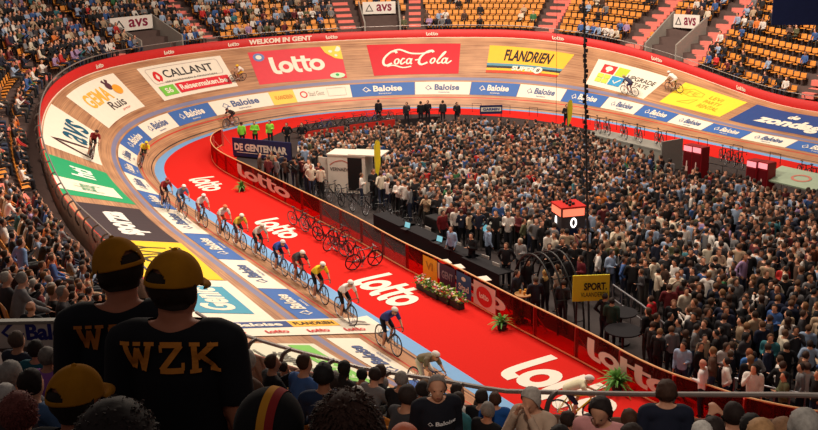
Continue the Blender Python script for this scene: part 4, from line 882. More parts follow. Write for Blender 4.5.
for i, (px, v, jc, sc_, hc, fc, lean, words_) in enumerate(RD):
    best = None
    A = EDS[:, None]+0*np.linspace(-3, 6.6, 97)[None]; Tt = np.linspace(-3, 6.6, 97)[None]+0*EDS[:, None]
    if i == 0: SG = S(A, Tt).reshape(-1, 3); PG = project(SG); VIS = depth(SG) > 4
    d = ((PG-np.array(px))**2).sum(1); d[~VIS] = 1e9; j = int(d.argmin()); s_, t_ = A.ravel()[j], Tt.ravel()[j]
    f, n_, nrm = frame(s_, t_); up = np.array([0, 0, 1.])*(1-lean)+nrm*lean
    if i == 18: f = np.array([.87, -.1, 0])
    if i == 1: f = f*.9-n_*.05
    M4 = up_frame(S(s_, t_, .012), f, up)
    bike_at(M4, fc, f'racing bicycle under the rider in {" ".join(words_.split(",")[0].split()[:9])}')
    r_ = rider(v, jc, sc_, hc); r_.matrix_world = M4; tag(r_, f'cyclist in {words_}', 'person', 'racing cyclists')
    if i == 3 or i == 0:
        pass
# parked bikes: on the carpet along the clear barrier and in the rack behind it
def park(px, yaw, col, label, aero=False, disc_wheel=False, z=0., tilt=.12):
    g = ground(px[0], px[1], z); up = Vector((math.sin(tilt)*math.sin(yaw), -math.sin(tilt)*math.cos(yaw), math.cos(tilt))); return bike_at(up_frame((g[0], g[1], z+.012), (math.cos(yaw), math.sin(yaw), 0), up), col, label, disc_wheel, aero, 'parked racing bicycles')
BK = (24, 24, 28); park((364, 268), .5, BK, 'black bicycle with five-spoke wheels standing nearest on the red carpet', aero=True)
for k, (x, y, yw, c, ae) in enumerate([(343, 254, -.9, BK, False), (327, 243, -.7, BK, True), (336, 248, .9, (120, 30, 34), False), (312, 234, -.8, BK, False), (300, 227, -.8, (46, 44, 48), False), (352, 259, -.8, BK, False)]):
    park((x, y), yw, c, f'dark bicycle parked on the red carpet, {ordn(k+1)} of those by the barrier', ae)
for k, (x, y, c) in enumerate([(322, 203, BK), (335, 208, BK), (347, 212, (70, 70, 74)), (358, 217, BK), (371, 221, BK), (386, 228, (46, 44, 48)), (402, 236, BK), (415, 243, BK)]):
    g = ground(x, y-8, 0); f, n_, _ = frame(0); park((x, y-8), math.atan2(n_[1], n_[0])+.6, c, f'bicycle in the rack behind the barrier, {ordn(k)} from the white kiosk', k in (2, 6), k == 4)
# ================================================================== CLEAR BARRIER ALONG THE CARPET
FP = [(-11.95, 60.2), (-12.15, 58.4), (-11.75, 55.9), (-10.6, 53.0), (-8.15, 48.9), (-5.66, 44.8), (-2.5, 39.55), (-.38, 35.7), (1.6, 32.5), (3.22, 29.65), (4.47, 27.6), (5.5, 25.85), (6.2, 24.5), (6.9, 23.45), (7.75, 22.6), (8.6, 21.8), (9.9, 21.1), (11.6, 20.6)]
FPS = smooth_pts(FP, 8); FL = np.concatenate([[0], np.cumsum([np.linalg.norm(FPS[i+1]-FPS[i]) for i in range(len(FPS)-1)])]); FA = np.array(FPS)
def fence_pt(l): return np.array([np.interp(l, FL, FA[:, 0]), np.interp(l, FL, FA[:, 1])])
def fence_n(l): a, b = fence_pt(l-.1), fence_pt(l+.1); d = (b-a)/np.linalg.norm(b-a); return np.array([d[1], -d[0]])*-1   # towards the infield... checked below
def plexi(name, col, fac):
    M = bpy.data.materials.new(name); M.use_nodes = True; nt = M.node_tree; nt.nodes.remove(nt.nodes['Principled BSDF']); out = nt.nodes['Material Output']
    tr = nt.nodes.new('ShaderNodeBsdfTransparent'); tr.inputs[0].default_value = (*lin(col), 1); gl = nt.nodes.new('ShaderNodeBsdfPrincipled'); gl.inputs['Base Color'].default_value = (*[v*.5 for v in lin(col)], 1); gl.inputs['Roughness'].default_value = .25
    nz = nt.nodes.new('ShaderNodeTexNoise'); nz.inputs['Scale'].default_value = 1.5; mr = nt.nodes.new('ShaderNodeMapRange'); mr.inputs['To Min'].default_value = fac*.6; mr.inputs['To Max'].default_value = fac*1.4; nt.links.new(nz.outputs['Fac'], mr.inputs['Value'])
    mx = nt.nodes.new('ShaderNodeMixShader'); nt.links.new(mr.outputs['Result'], mx.inputs[0]); nt.links.new(tr.outputs[0], mx.inputs[1]); nt.links.new(gl.outputs[0], mx.inputs[2]); nt.links.new(mx.outputs[0], out.inputs[0]); return M
REDGL = plexi('red_tinted_plexiglass', (218, 96, 86), .09); GREYGL = plexi('smoky_plexiglass', (200, 190, 190), .1)
GOLD = mat('pale_wood_rail', (226, 172, 118), .5, .1, 6); REDP = mat('red_post_paint', (196, 84, 74), .5)
bar = empty('clear_barrier', (*fence_pt(10), 0), 0, 'waist-high clear red-tinted barrier with pale top rail along the carpet', 'barrier'); bpy.context.view_layer.update(); B0 = np.array([*fence_pt(10), 0])
FT = FL[-1]; FH = 1.1
MB().tube([np.array([*fence_pt(l), FH])-B0 for l in np.arange(0, FT, .35)], .028, 8).build('top_rail', GOLD, bar, True)
MB().tube([np.array([*fence_pt(l), .05])-B0 for l in np.arange(0, FT, .35)], .03, 6).build('bottom_rail', GOLD, bar, True)
def fstrip(l0, l1, z0, z1, off, th=.012, n=None):
    n = n or max(2, int((l1-l0)/.4)+1); V = []; F = []
    for i, l in enumerate(np.linspace(l0, l1, n)):
        p = fence_pt(l); nn = fence_n(l)
        for o_, z in ((off, z0), (off, z1), (off+th, z1), (off+th, z0)): V.append([*(p+nn*o_), z])
        if i: a = 4*i; F += [(a-4+k, a-4+(k+1) % 4, a+(k+1) % 4, a+k) for k in range(4)]
    F += [(0, 1, 2, 3), (4*n-1, 4*n-2, 4*n-3, 4*n-4)]; return np.array(V)-B0, F
def l_of(px):   # barrier length coordinate seen at a picture column, at the barrier's own place
    P = project([[*fence_pt(l), .6] for l in np.linspace(0, FT, 600)]); return float(np.linspace(0, FT, 600)[np.abs(P[40:, 0]-px).argmin()+40])
lA, lB = l_of(318), l_of(398)
l = 0.; k = 0
while l < FT-.5:
    l2 = min(l+2.0, FT); mid = (l+l2)/2; g = GREYGL if lA < mid < lB else REDGL
    V, F = fstrip(l+.02, l2-.02, .07, FH-.03, -.006); link('clear_panel', npmesh('clear_panel', V, F), bar, g)
    p = fence_pt(l); nn = fence_n(l); m_ = MB(); m_.box(np.array([*(p+nn*.06), .52])-B0, (.09, .09, 1.0), math.atan2(nn[1], nn[0])); m_.tube([np.array([*(p+nn*.1), .75])-B0, np.array([*(p+nn*.6), .05])-B0], .025, 6); m_.build('post', REDP, bar)
    l = l2; k += 1
def fmap(l0, flip=1):
    def f(x, y, h):
        x = np.asarray(x); L_ = l0+x; px_ = np.interp(L_, FL, FA[:, 0]); py_ = np.interp(L_, FL, FA[:, 1]); nn = np.array([fence_n(q_) for q_ in np.atleast_1d(L_)])
        return np.stack([px_-nn[:, 0]*(h+.012), py_-nn[:, 1]*(h+.012), np.asarray(y)], -1)-B0
    return f
PALE = mat('frosted_lettering', (226, 200, 186), .6, .05)
for x0, x1 in ((238, 290), (436, 506), (588, 676)):
    a, b = l_of(x0), l_of(x1); flat('lettering', fit(lotto(), 0, .3, b-a, .95), fmap(a), PALE, bar, .004)
def banner(x0, x1, col, items, label):
    a, b = l_of(x0), l_of(x1); mp0 = fmap(a); o0 = np.array([*fence_pt(a), 0.]); mp = lambda x, y, h: mp0(x, y, h)+B0
    o = flat('barrier_banner', rect(0, .12, b-a, 1.0, 4, 1), mp, paint(col), None, .03); tag(o, label, 'banner', 'banners on the clear barrier')
    for nm, poly, c, h in items(b-a): flat(nm, poly, mp, paint(c), o, .03+h)
banner(424, 438, (232, 172, 36), lambda w_: [('lettering', txt('Vl', .2*w_, .5, .7*w_, .8, .03), (180, 120, 30), .01)], 'golden banner on the barrier at the left end of the flowers')
banner(440, 456, (52, 40, 66), lambda w_: [('lettering', txt('GENT', .15*w_, .45, .85*w_, .75, .03), (150, 140, 150), .01)], 'dark purple banner on the barrier behind the flowers')
banner(458, 472, (40, 84, 130), lambda w_: [('lettering', txt('Stad', .15*w_, .35, .85*w_, .6, .03), Wt, .01), ('white_mark', disc(.5*w_, .8, .15*w_, .08), Wt, .01)], 'blue banner on the barrier at the right end of the flowers')
banner(475, 496, (226, 200, 186), lambda w_: [('red_disc', disc(.5*w_, .55, .36*w_, .36), (206, 40, 40), .01), ('lettering', fit(lotto(), .28*w_, .45, .72*w_, .66), Wt, .016)], 'white banner with a red round lotto mark on the barrier')
# ------------------------------------------------------------------ plants on the carpet
LEAF = mat('fern_leaf', (88, 140, 56), .6, .4, 30); POT = mat('dark_pot', (50, 44, 40), .7); FLOW = [mat('white_petal', (232, 226, 210), .6), mat('pink_petal', (206, 110, 120), .6), mat('yellow_green_petal', (190, 206, 90), .6)]
def fern(px, r, label, n=60, seed=1):
    g = ground(*px); rr = random.Random(seed); o = empty('potted_fern', g, 0, label, 'potted plant', 'potted ferns on the red carpet'); MB().cyl((0, 0, .12), .14, .22, 18, r2=.18).build('pot', POT, o, True); bm = bmesh.new()
    for k in range(n):
        a = rr.uniform(0, 2*math.pi); L_ = r*rr.uniform(.7, 1.15); e = rr.uniform(.25, 1.4); prev = None
        for j in range(6):
            t = j/5; R_d = L_*math.cos(e)*t*(1+.25*t); z = .22+L_*(math.sin(e)*t*1.5-.75*t*t); w_ = .035*(1-abs(2*t-.8)*.6); c = Vector((R_d*math.cos(a), R_d*math.sin(a), max(z, .03))); q_ = Vector((-math.sin(a), math.cos(a), 0))*w_
            cur_ = (bm.verts.new(c+q_), bm.verts.new(c-q_+Vector((0, 0, .006))))
            if prev: bm.faces.new((prev[0], prev[1], cur_[1], cur_[0]))
            prev = cur_
    me = bpy.data.meshes.new('fronds'); bm.to_mesh(me); bm.free(); link('fronds', me, o, LEAF); return o
fern((502, 330), .42, 'small potted fern on the carpet right of the flower boxes', 50, 2)
fern((617, 390), .55, 'large bright green fern on the carpet beside the lower barrier', 90, 3)
fern((242, 191), .42, 'small fern on the far carpet by the barrier bend', 50, 4)
fern((519, 322), .38, 'dark fern tucked behind the barrier next to the small fern', 50, 5)
def flowers(px, n, label, seed):
    g = ground(*px); f, _, _ = frame(0); o = empty('flower_box', g, math.atan2(f[1], f[0]), label, 'flower box', 'flower boxes at the foot of the barrier'); rr = random.Random(seed)
    MB().box((0, 0, .13), (.75, .24, .24), bev=.02).build('trough', POT, o); bm = bmesh.new()
    for k in range(90):
        c = Vector((rr.uniform(-.42, .42), rr.uniform(-.2, .2), rr.uniform(.2, .55))); d = Vector((rr.uniform(-1, 1), rr.uniform(-1, 1), rr.uniform(0, 1))).normalized()*.12; q_ = d.orthogonal().normalized()*.035
        vs = [bm.verts.new(p) for p in (c, c+d*.5+q_, c+d, c+d*.5-q_)]; bm.faces.new(vs)
    me = bpy.data.meshes.new('leaves'); bm.to_mesh(me); bm.free(); link('leaves', me, o, LEAF)
    for k, M in enumerate(FLOW):
        m_ = MB()
        for _ in range(12): m_.ball((rr.uniform(-.4, .4), rr.uniform(-.2, .2), rr.uniform(.3, .6)), (.045, .045, .03), 6, 4)
        tag(m_.build('blossoms', M, o), kind='stuff')
for k, (px, w_) in enumerate([((424, 291), 'leftmost, mostly green leaves'), ((434, 297), 'second from the left, green with white blossoms'), ((445, 302), 'second from the right, yellow-green and pink'), ((456, 307), 'rightmost, below the blue banner')]): flowers(px, 3, f'flower box at the foot of the barrier, {w_}', 20+k)
# ================================================================== INFIELD FURNITURE
WHITEP = mat('white_panel', (226, 214, 200), .6, .06, 4); BLACKP = mat('black_panel', (26, 25, 27), .5); DARKC = mat('dark_cloth', (30, 28, 32), .9); REDB = mat('deep_red_panel', (150, 26, 34), .5); GREYP = mat('grey_panel', (150, 148, 140), .6); BLUEB = mat('navy_banner', (38, 44, 88), .6)
def fl(name, poly, o, org, ux, uy, M, h=.012, nrm=None):   # flat graphics on a plane through org (local), axes ux, uy
    V, F = poly; ux, uy = np.array(ux, float), np.array(uy, float); nn = np.cross(ux, uy); nn = nn/np.linalg.norm(nn); X = np.array(org)+V[:, :1]*ux+V[:, 1:2]*uy+nn*(h+(V[:, 2:3] if V.shape[1] > 2 else 0)); return link(name, npmesh(name, X, F), o, M)
def yaw_to_cam(p, add=0.): return math.atan2(-p[1], -p[0])+add
# white kiosk with an awning
g = ground(353, 190); o = empty('kiosk', (g[0], g[1], 0), yaw_to_cam(g, -.35), 'white box kiosk with a flat awning standing in the crowd', 'kiosk'); o.scale = (.85, .85, .85)     # local +x faces the camera
MB().box((0, -.1, 1.15), (1.5, 2.4, 2.3)).build('body', WHITEP, o); MB().box((.0, 1.1, 2.38), (1.6, 2.1, .07)).box((0, -.1, 2.34), (1.6, 2.5, .08)).build('awning', WHITEP, o)
MB().box((.5, -1.62, 1.15), (.05, .8, 1.9), -.3).build('door', WHITEP, o); MB().box((.77, .45, 1.2), (.03, .9, 2.0)).build('dark_opening', BLACKP, o)
fl('lettering', txt('VERNAEVE', 0, 0, 1.3, .22, .02), o, (.755, -1.15, 1.35), (0, 1, 0), (0, 0, 1), paint((90, 80, 76))); fl('logo', stroke([(0, 0), (.3, .2), (.8, .3), (1.2, .15)], .05), o, (.755, -1.15, 1.7), (0, 1, 0), (0, 0, 1), paint((200, 90, 70)))
# feather flags
def feather(px, h, label, lean=0.):
    g = ground(*px); o = empty('feather_flag', (g[0], g[1], 0), yaw_to_cam(g, math.pi/2), label, 'flag', 'yellow feather flags'); MB().tube([(0, 0, 0), (0, 0, h*.6), (.05, 0, h*.92), (.2, 0, h)], [.02, .016, .01, .008]).cyl((0, 0, .02), .2, .04, 16).build('pole', CHROME, o, True)
    prof = [(.0, .35), (.0, .6), (.0, .9), (.08, .98), (.2, 1.0), (.3, .96), (.32, .8), (.3, .6), (.12, .35)]; V = [(x-.02, -.006, z*h) for x, z in prof]+[(x-.02, .006, z*h) for x, z in prof]; n = len(prof); F = [tuple(range(n)), tuple(range(2*n-1, n-1, -1))]+[(i, i+n, (i+1) % n+n, (i+1) % n) for i in range(n)]
    link('sail', npmesh('sail', V, F), o, mat('yellow_sail', (226, 206, 40), .6))
feather((376, 201), 3.1, 'yellow feather flag in front of the white kiosk'); feather((567, 140), 2.6, 'yellow feather flag by the far bicycle platform')
# dark blue banner on a box with the officials behind it
g0, g1 = ground(233, 157), ground(291, 163); d = (g1-g0); L_ = np.linalg.norm(d[:2]); o = empty('banner_stand', (g0[0], g0[1], 0), math.atan2(d[1], d[0]), 'dark blue banner with white lettering at the far barrier corner', 'banner')
MB().box((L_/2, .08, .65), (L_, .1, 1.1)).build('banner_sheet', BLUEB, o); MB().box((L_/2, .14, .55), (L_, .06, 1.1)).build('backing_frame', DARKM, o); fl('lettering', txt('DE GENTENAAR', .15, 0, L_-.25, .45, .05), o, (0, .03, .45), (1, 0, 0), (0, 0, 1), paint(Wt)); fl('underline', rect(.3, 0, L_-.5, .04), o, (0, .03, .32), (1, 0, 0), (0, 0, 1), paint(Wt))
# second small blue/white banner
g = ground(491, 130); o = empty('banner_stand', (g[0], g[1], 0), yaw_to_cam(g, math.pi/2+.1), 'small tilted blue banner with a white stripe behind the far crowd', 'banner')
o.scale = (.8, .8, .8); MB().box((0, 0, 1.75), (1.9, .05, .75)).build('banner_sheet', BLUEB, o)
MB().tube([(-.85, 0, 0), (-.85, 0, 1.7)], .03).tube([(.85, 0, 0), (.85, 0, 1.7)], .03).build('stand_poles', DARKM, o); fl('stripe', rect(-.85, 0, .85, .35), o, (0, -.026, 1.6), (1, 0, 0), (0, 0, 1), paint(Wt)); fl('lettering', txt('GARMIN', -.7, .05, .7, .28, .04), o, (0, -.04, 1.62), (1, 0, 0), (0, 0, 1), paint((60, 80, 140)))
# scoreboard cube
g = ground(567, 262); o = empty('scoreboard_cube', (g[0], g[1], 0), yaw_to_cam(g, .42), 'cube scoreboard on a blue stand showing a white zero', 'scoreboard'); SW = 1.0
MB().box((0, 0, 1.95), (SW, SW, .82)).build('display_box', mat('display_grey', (58, 54, 58), .5), o); MB().box((0, 0, .8), (.6, .6, 1.5)).build('stand', mat('blue_stand', (36, 60, 110), .6), o); MB().box((0, 0, 2.39), (SW+.06, SW+.06, .06)).build('red_rim', mat('red_rim', (200, 40, 34), .5), o)
GLOWR = mat('lit_red_panel', (255, 120, 90), .5, .02, emit=1.3); GLOWW = mat('lit_white_digit', (255, 250, 245), .5, .02, emit=2.0)
h_ = SW/2
for ux, uy, org in (((0, 1, 0), (0, 0, 1), (h_, -h_, 0)), ((1, 0, 0), (0, 0, 1), (-h_, -h_, 0))):
    fl('lit_header', rect(.05, 0, SW-.05, .3), o, np.array(org)+[0, 0, 2.04], ux, uy, GLOWR)
fl('digit', joinp([stroke(circ(.5, .2, .1, .17), .07, False, True)]), o, (h_, -h_, 1.58), (0, 1, 0), (0, 0, 1), GLOWW, .02); fl('digit', joinp([stroke(circ(.5, .2, .06, .17), .07, False, True)]), o, (-h_, -h_, 1.58), (1, 0, 0), (0, 0, 1), GLOWW, .02)
for k in range(6): m_ = MB(); m_.ball((-.35+.14*k, .1*(-1)**k, 2.47), (.07, .07, .06), 8, 6); m_.build('lamp_head', BLACKP, o, True)
# yellow sport sign, black arch, round table with cups, judges' tables
g0 = ground(571, 318); p1 = ray(611, 290, 30.3); o = empty('sport_sign', (g0[0]+.6, g0[1], 0), -.02, 'yellow sign on legs reading sport in black letters', 'sign'); 
q0 = ray(573, 276, 29.6); q1 = ray(609.5, 269, 29.6); q2 = ray(573, 304, 29.6); Lq = np.linalg.norm(q1-q0); o.location = (q0[0], q0[1], 0); o.rotation_euler = (0, 0, math.atan2(q1[1]-q0[1], q1[0]-q0[0])); zt = q0[2]; hh = q0[2]-q2[2]
SH = .0
m_ = MB(); m_.box((Lq/2, 0, zt-hh/2+SH), (Lq, .05, hh*1.02)); m_.build('sign_board', mat('sign_yellow', (206, 190, 40), .6, .05), o); MB().box((.15, .05, (zt-hh)/2), (.05, .05, zt-hh)).box((Lq-.15, .05, (zt-hh)/2), (.05, .05, zt-hh)).build('legs', DARKM, o)
fl('lettering', txt('SPORT.', .3*Lq, .42*hh, .93*Lq, .72*hh, .04), o, (0, -.026, zt-hh), (1, 0, 0), (0, 0, 1), paint((34, 34, 30))); fl('second_line', txt('VLAANDEREN', .22*Lq, .16*hh, .95*Lq, .34*hh, .01), o, (0, -.026, zt-hh), (1, 0, 0), (0, 0, 1), paint((44, 44, 34)))
a0 = ground(571, 333); a1 = ground(523, 262+40); o = empty('arch_gate', ((a0[0]+a1[0])/2, (a0[1]+a1[1])/2, 0), math.atan2(a0[1]-a1[1], a0[0]-a1[0]), 'black tubular arch over the group in dark suits', 'arch'); wd_ = np.linalg.norm((a0-a1)[:2])/2
for dy in (-.5, -.17, .17, .5):
    P = [(wd_*math.cos(a), dy, max(.02, 2.3*math.sin(a))) for a in np.linspace(0, math.pi, 22)]; MB().tube(P, .035, 8).build('arch_tube', BLACKP, o, True)
for a in np.linspace(.15, math.pi-.15, 9): MB().tube([(wd_*math.cos(a), -.5, 2.3*math.sin(a)), (wd_*math.cos(a), .5, 2.3*math.sin(a))], .018, 6).build('cross_bar', BLACKP, o, True)
def table_round(px, r, h, label, cat='table', M=DARKC, grp='round standing tables'):
    g = ground(*px); o = empty('standing_table', (g[0], g[1], 0), 0, label, cat, grp); MB().cyl((0, 0, h), r, .04, 28).build('tabletop', M, o, True); MB().cyl((0, 0, h/2), .04, h-.04, 12).build('column', DARKM, o); MB().cyl((0, 0, .02), r*.6, .04, 20).build('foot', DARKM, o); return o
table_round((620, 343), .5, 1.05, 'black round standing table, upper one near the red hoodie'); table_round((622, 360), .55, .98, 'black round standing table, lower one nearer the barrier')
o = table_round((523, 322), .3, 1.0, 'small wooden-topped table among the people in suits', M=mat('table_wood', (190, 140, 90), .5)); g = ground(523, 322)
for k, (dx, dy) in enumerate([(-.1, .05), (.08, .1), (.02, -.12), (.14, -.05)]):
    c = MB().cyl((0, 0, .06), .035, .12, 12, r2=.045).build('drink_cup', mat('amber_cup', (226, 160, 70), .3), None, True); c.location = (g[0]+dx, g[1]+dy, 1.022); tag(c, f'amber drink cup on the small wooden table, {["nearest the edge at left", "at the back", "at the front", "at the right"][k]}', 'cup', 'cups on the small table')
f0, n0, _ = frame(0); TY = math.atan2(f0[1], f0[0])
def desk(px, L_, label, off=0.):
    g = ground(*px); o = empty('judges_table', (g[0], g[1], 0), TY, label, 'table', 'long tables behind the barrier'); MB().box((0, 0, .74), (L_, .7, .04)).build('tabletop', DARKC, o); MB().box((0, -.33, .37), (L_, .02, .7)).build('cloth_skirt', DARKC, o)
    for sx in (-1, 1): MB().box((sx*(L_/2-.1), .25, .37), (.04, .04, .7)).build('leg', DARKM, o)
    return o, g
def laptop(px, zt, yaw, label):
    g = ground(px[0], px[1], zt); o = empty('laptop', (g[0], g[1], zt), yaw, label, 'laptop', 'open laptops on the long tables'); MB().box((0, 0, .012), (.26, .36, .02)).build('keyboard_base', DARKM, o); MB().box((.15, 0, .15), (.015, .36, .26), rot=Euler((0, .25, 0)).to_matrix()).build('screen_lid', DARKM, o)
    MB().box((.139, 0, .15), (.004, .32, .22), rot=Euler((0, .25, 0)).to_matrix()).build('screen', mat('lit_screen', (120, 190, 205), .4, .05, emit=.7), o)
for px, L_, w_ in (((395, 236), 2.6, 'behind the gap in the bicycle racks'), ((424, 250), 2.8, 'left of the seated officials'), ((456, 266), 2.8, 'in front of the seated officials'), ((487, 283), 2.4, 'covered with papers, nearest the arch')): desk(px, L_, f'long black-clothed table {w_}')
for px, w_ in (((405, 229), 'leftmost on the tables'), ((437, 243), 'on the table beside the golden banner'), ((449, 249), 'next to the official in blue')): laptop(px, .765, TY+math.pi*.55, f'open laptop with a pale blue screen, {w_}')
for k, (px, w_) in enumerate([((445, 262), 'left'), ((458, 267), 'middle'), ((484, 279), 'right')]):
    g = ground(*px, .765); c = MB().box((0, 0, .012), (.4, .5, .02), .3).build('paper_stack', WHITEP); c.location = (g[0], g[1], .765); tag(c, f'white papers on the long tables, {w_} stack', 'papers', 'papers on the long tables')
for px, sz, w_, lit in (((439, 243), (1.3, .6, .45), 'long black equipment case behind the tables', False), ((490, 247), (.8, .6, .5), 'grey monitor box with a lit blue screen above the officials', True)):
    g = ground(*px, 0); o = empty('equipment_case', (g[0], g[1], 0), TY, w_, 'equipment case'); MB().box((0, 0, .9), (sz[0], sz[1], sz[2]), bev=.02).build('case', GREYP if lit else BLACKP, o); MB().box((0, 0, .33), (sz[0]*.9, sz[1]*.8, .64)).build('stand', BLACKP, o)
    if lit: MB().box((sz[0]*0.1, -sz[1]/2-.01, .9), (sz[0]*.6, .02, sz[2]*.6)).build('screen', mat('lit_screen', (120, 190, 205), .4, .05, emit=.7), o)
# hanging chain and motor cable, and the thin wire left of it
def hang(px0, px1, label, chain=True):
    g = ground(*px1); top = ray(px0[0], px0[1], float(depth(g)[0])-.3); zt = 17.; d = np.array([top[0]-g[0], top[1]-g[1]])/(top[2]-0)*0
    o = empty('hanging_chain' if chain else 'hanging_wire', (g[0], g[1], 0), 0, label, 'cable')
    dg_ = float(depth(g)[0]); T2 = ray(px0[0], px0[1], dg_); D2 = (T2-g)/(T2[2]-g[2]); P_ = lambda z: tuple(D2*z)
    MB().tube([P_(.02), P_(zt)], .035 if chain else .012, 6).build('cable', BLACKP, o)
    if chain:
        m_ = MB(); rr = random.Random(4)
        for k in range(70): z = 6.3+k*.16; m_.box((rr.uniform(-.05, .05)+P_(z)[0], P_(z)[1], z), (.11, .07, .12), rr.uniform(0, 3))
        tag(m_.build('chain_links', BLACKP, o), kind='stuff')
hang((584, 0), (589, 332), 'black chain and cable hanging from the roof beside the sport sign'); hang((557, 0), (556, 133), 'thin dark wire hanging over the far banking', False)
# metal handrails in the crowd
def handrail(pts, label, z=1.0):
    P = [ground(*p) for p in pts]; o = empty('handrail', P[0], 0, label, 'handrail', 'metal handrails in the infield'); A_ = [p-P[0] for p in P]
    MB().tube([a+[0, 0, z] for a in A_], .03, 8).build('top_rail', CHROME, o, True); MB().tube([a+[0, 0, z*.5] for a in A_], .02, 8).build('mid_rail', CHROME, o, True)
    for i in range(len(A_)-1):
        for t in ([0, .33, .66, 1] if i == len(A_)-2 else [0, .33, .66]): a = A_[i]*(1-t)+A_[i+1]*t; MB().tube([a, a+[0, 0, z]], .025, 6).build('post', CHROME, o)
handrail([(612, 312), (640, 333), (672, 362)], 'dark metal handrail running down past the red-hooded person'); handrail([(732, 412), (772, 423), (818, 432)], 'grey metal handrail among the people above the lower barrier')
# bicycle platform, drinks fridges, team booths and red fencing on the far side
g0, g1 = ground(585, 151), ground(664, 171); d = g1-g0; L_ = np.linalg.norm(d[:2]); PY = math.atan2(d[1], d[0]); o = empty('bike_platform', (g0[0], g0[1], 0), PY, 'long pale grey platform holding a row of bicycles', 'platform')
MB().box((L_/2, .5, 1.15), (L_, 1.5, .08)).build('deck', GREYP, o); MB().box((L_/2, -.2, .6), (L_, .06, 1.1)).build('front_panel', GREYP, o); MB().box((L_+.1, .4, .85), (.08, 1.6, 1.7)).build('end_panel', GREYP, o)
for k in range(5): t = (.08, .2, .42, .6, .85)[k]; p = g0+d*t; nn = np.array([-math.sin(PY), math.cos(PY)]); bike_at(up_frame((p[0]+nn[0]*.5, p[1]+nn[1]*.5, 1.2), (math.cos(PY-.5), math.sin(PY-.5), 0), (0, 0, 1)), BK, f'black bicycle on the pale platform, {ordn(k)} from its left end', group='bicycles on the platform')
def fridge(px, label):
    g = ground(*px); o = empty('drinks_fridge', (g[0], g[1], 0), PY, label, 'fridge', 'tall red drinks fridges'); MB().box((0, 0, .98), (.62, .6, 1.95), bev=.02).build('cabinet', REDB, o); MB().box((0, -.31, .85), (.5, .03, 1.45)).build('door', mat('fridge_door', (100, 20, 26), .3), o)
    MB().box((0, -.31, 1.78), (.52, .04, .26)).build('lit_header', mat('fridge_header', (255, 150, 160), .5, .02, emit=.9), o); fl('bottle_picture', joinp([stroke([(0, 0), (0, .5)], .16, False), stroke([(0, .5), (0, .8)], .07, False)]), o, (0, -.33, .35), (1, 0, 0), (0, 0, 1), paint((230, 190, 180)))
for px, w_ in (((690, 181), 'leftmost of the four'), ((699, 183), 'second from the left'), ((753, 199), 'second from the right'), ((764, 201), 'rightmost of the four')): fridge(px, f'tall red drinks fridge with a lit header, {w_}')
for k, (px, sz, w_) in enumerate([((795, 205), (3.0, 1.6, 1.3), 'pale green table booth near the right edge')]):
    g = ground(*px); o = empty('booth', (g[0], g[1], 0), PY, w_, 'booth'); MB().box((0, 0, 1.3), (3.0, 1.6, .07), rot=Euler((.25, 0, 0)).to_matrix()).build('canopy', mat('pale_green_canopy', (168, 186, 160), .6), o)
    for sx in (-1.4, 1.4):
        for sy in (-.7, .7): MB().box((sx, sy, .6), (.05, .05, 1.2+sy*.3)).build('leg', GREYP, o)
    fl('canopy_logo', joinp([stroke(circ(0, 0, .45, .3), .12, False, True)]), o, (.2, 0, 1.34), (1, 0, 0), (0, .97, .25), paint((206, 120, 100)))
def pit(px0, px1, label, col=(186, 34, 30), h=.55, z=0.):
    a, b = ground(*px0), ground(*px1); d = b-a; L_ = np.linalg.norm(d[:2]); o = empty('team_pit', (a[0], a[1], 0), math.atan2(d[1], d[0]), label, 'team pit', 'team pits on the far side'); MB().box((L_/2, 0, h/2), (L_, .05, h)).build('front_board', mat('pit_%02x%02x%02x' % col, col, .6), o)
    MB().box((L_/2, .9, .42), (L_*.94, .5, .06)).build('bench', BLACKP, o); MB().tube([(0, .2, 1.0), (L_, .2, 1.0)], .02, 6).build('bike_rail', DARKM, o)
    for x in np.linspace(0, L_, 4): MB().tube([(x, .2, 0), (x, .2, 1.0)], .018, 6).build('post', DARKM, o)
    return a, b
PIT = [((300, 141), (344, 134), 'red-boarded team pit left of the seated mechanics', (196, 44, 34)), ((350, 133), (395, 127), 'red-boarded team pit with bicycles below the flowing script advert', (196, 44, 34)), ((705, 182), (748, 192), 'dark red team pit between the two pairs of fridges', (150, 26, 30)), ((398, 128), (440, 124), 'black team pit with mechanics below the pale panel', (40, 34, 36))]
for a, b, w_, c in PIT:
    A_, B_ = pit(a, b, w_, c)
for k, (x, y) in enumerate([(311, 134), (325, 132), (338, 130), (357, 127), (370, 125), (384, 124)]):
    g = ground(x, y); bike_at(up_frame((g[0], g[1], .03), (math.cos(.3), math.sin(.3), 0), (0, 0, 1)), [BK, (40, 70, 130), BK][k % 3], f'bicycle hung in the red team pits on the far side, {ordn(k)} from the left', aero=k % 2 == 0, group='bicycles in the far team pits')
for k, (x, y) in enumerate([(722, 174), (730, 176), (738, 178), (801, 192), (811, 196)]):
    g = ground(x, y); bike_at(up_frame((g[0], g[1], .6), (math.cos(PY-.6), math.sin(PY-.6), 0), (0, 0, 1)), BK, f'bicycle racked by the far red pits, {ordn(k)} from the fridges', group='bicycles in the far team pits')
m_ = None
for k, s0 in enumerate(np.arange(84, 112, 2.6)):
    p = S(s0, -1.9); f, n_, _ = frame(s0); o = empty('low_gate', (p[0], p[1], 0), math.atan2(f[1], f[0]), f'thin dark gate frame on the far red apron, {ordn(k)} from the right edge', 'gate', 'gate frames on the far apron'); MB().tube([(-.35, 0, 0), (-.35, 0, .65), (.35, 0, .65), (.35, 0, 0)], .02, 6).build('gate_frame', DARKM, o)

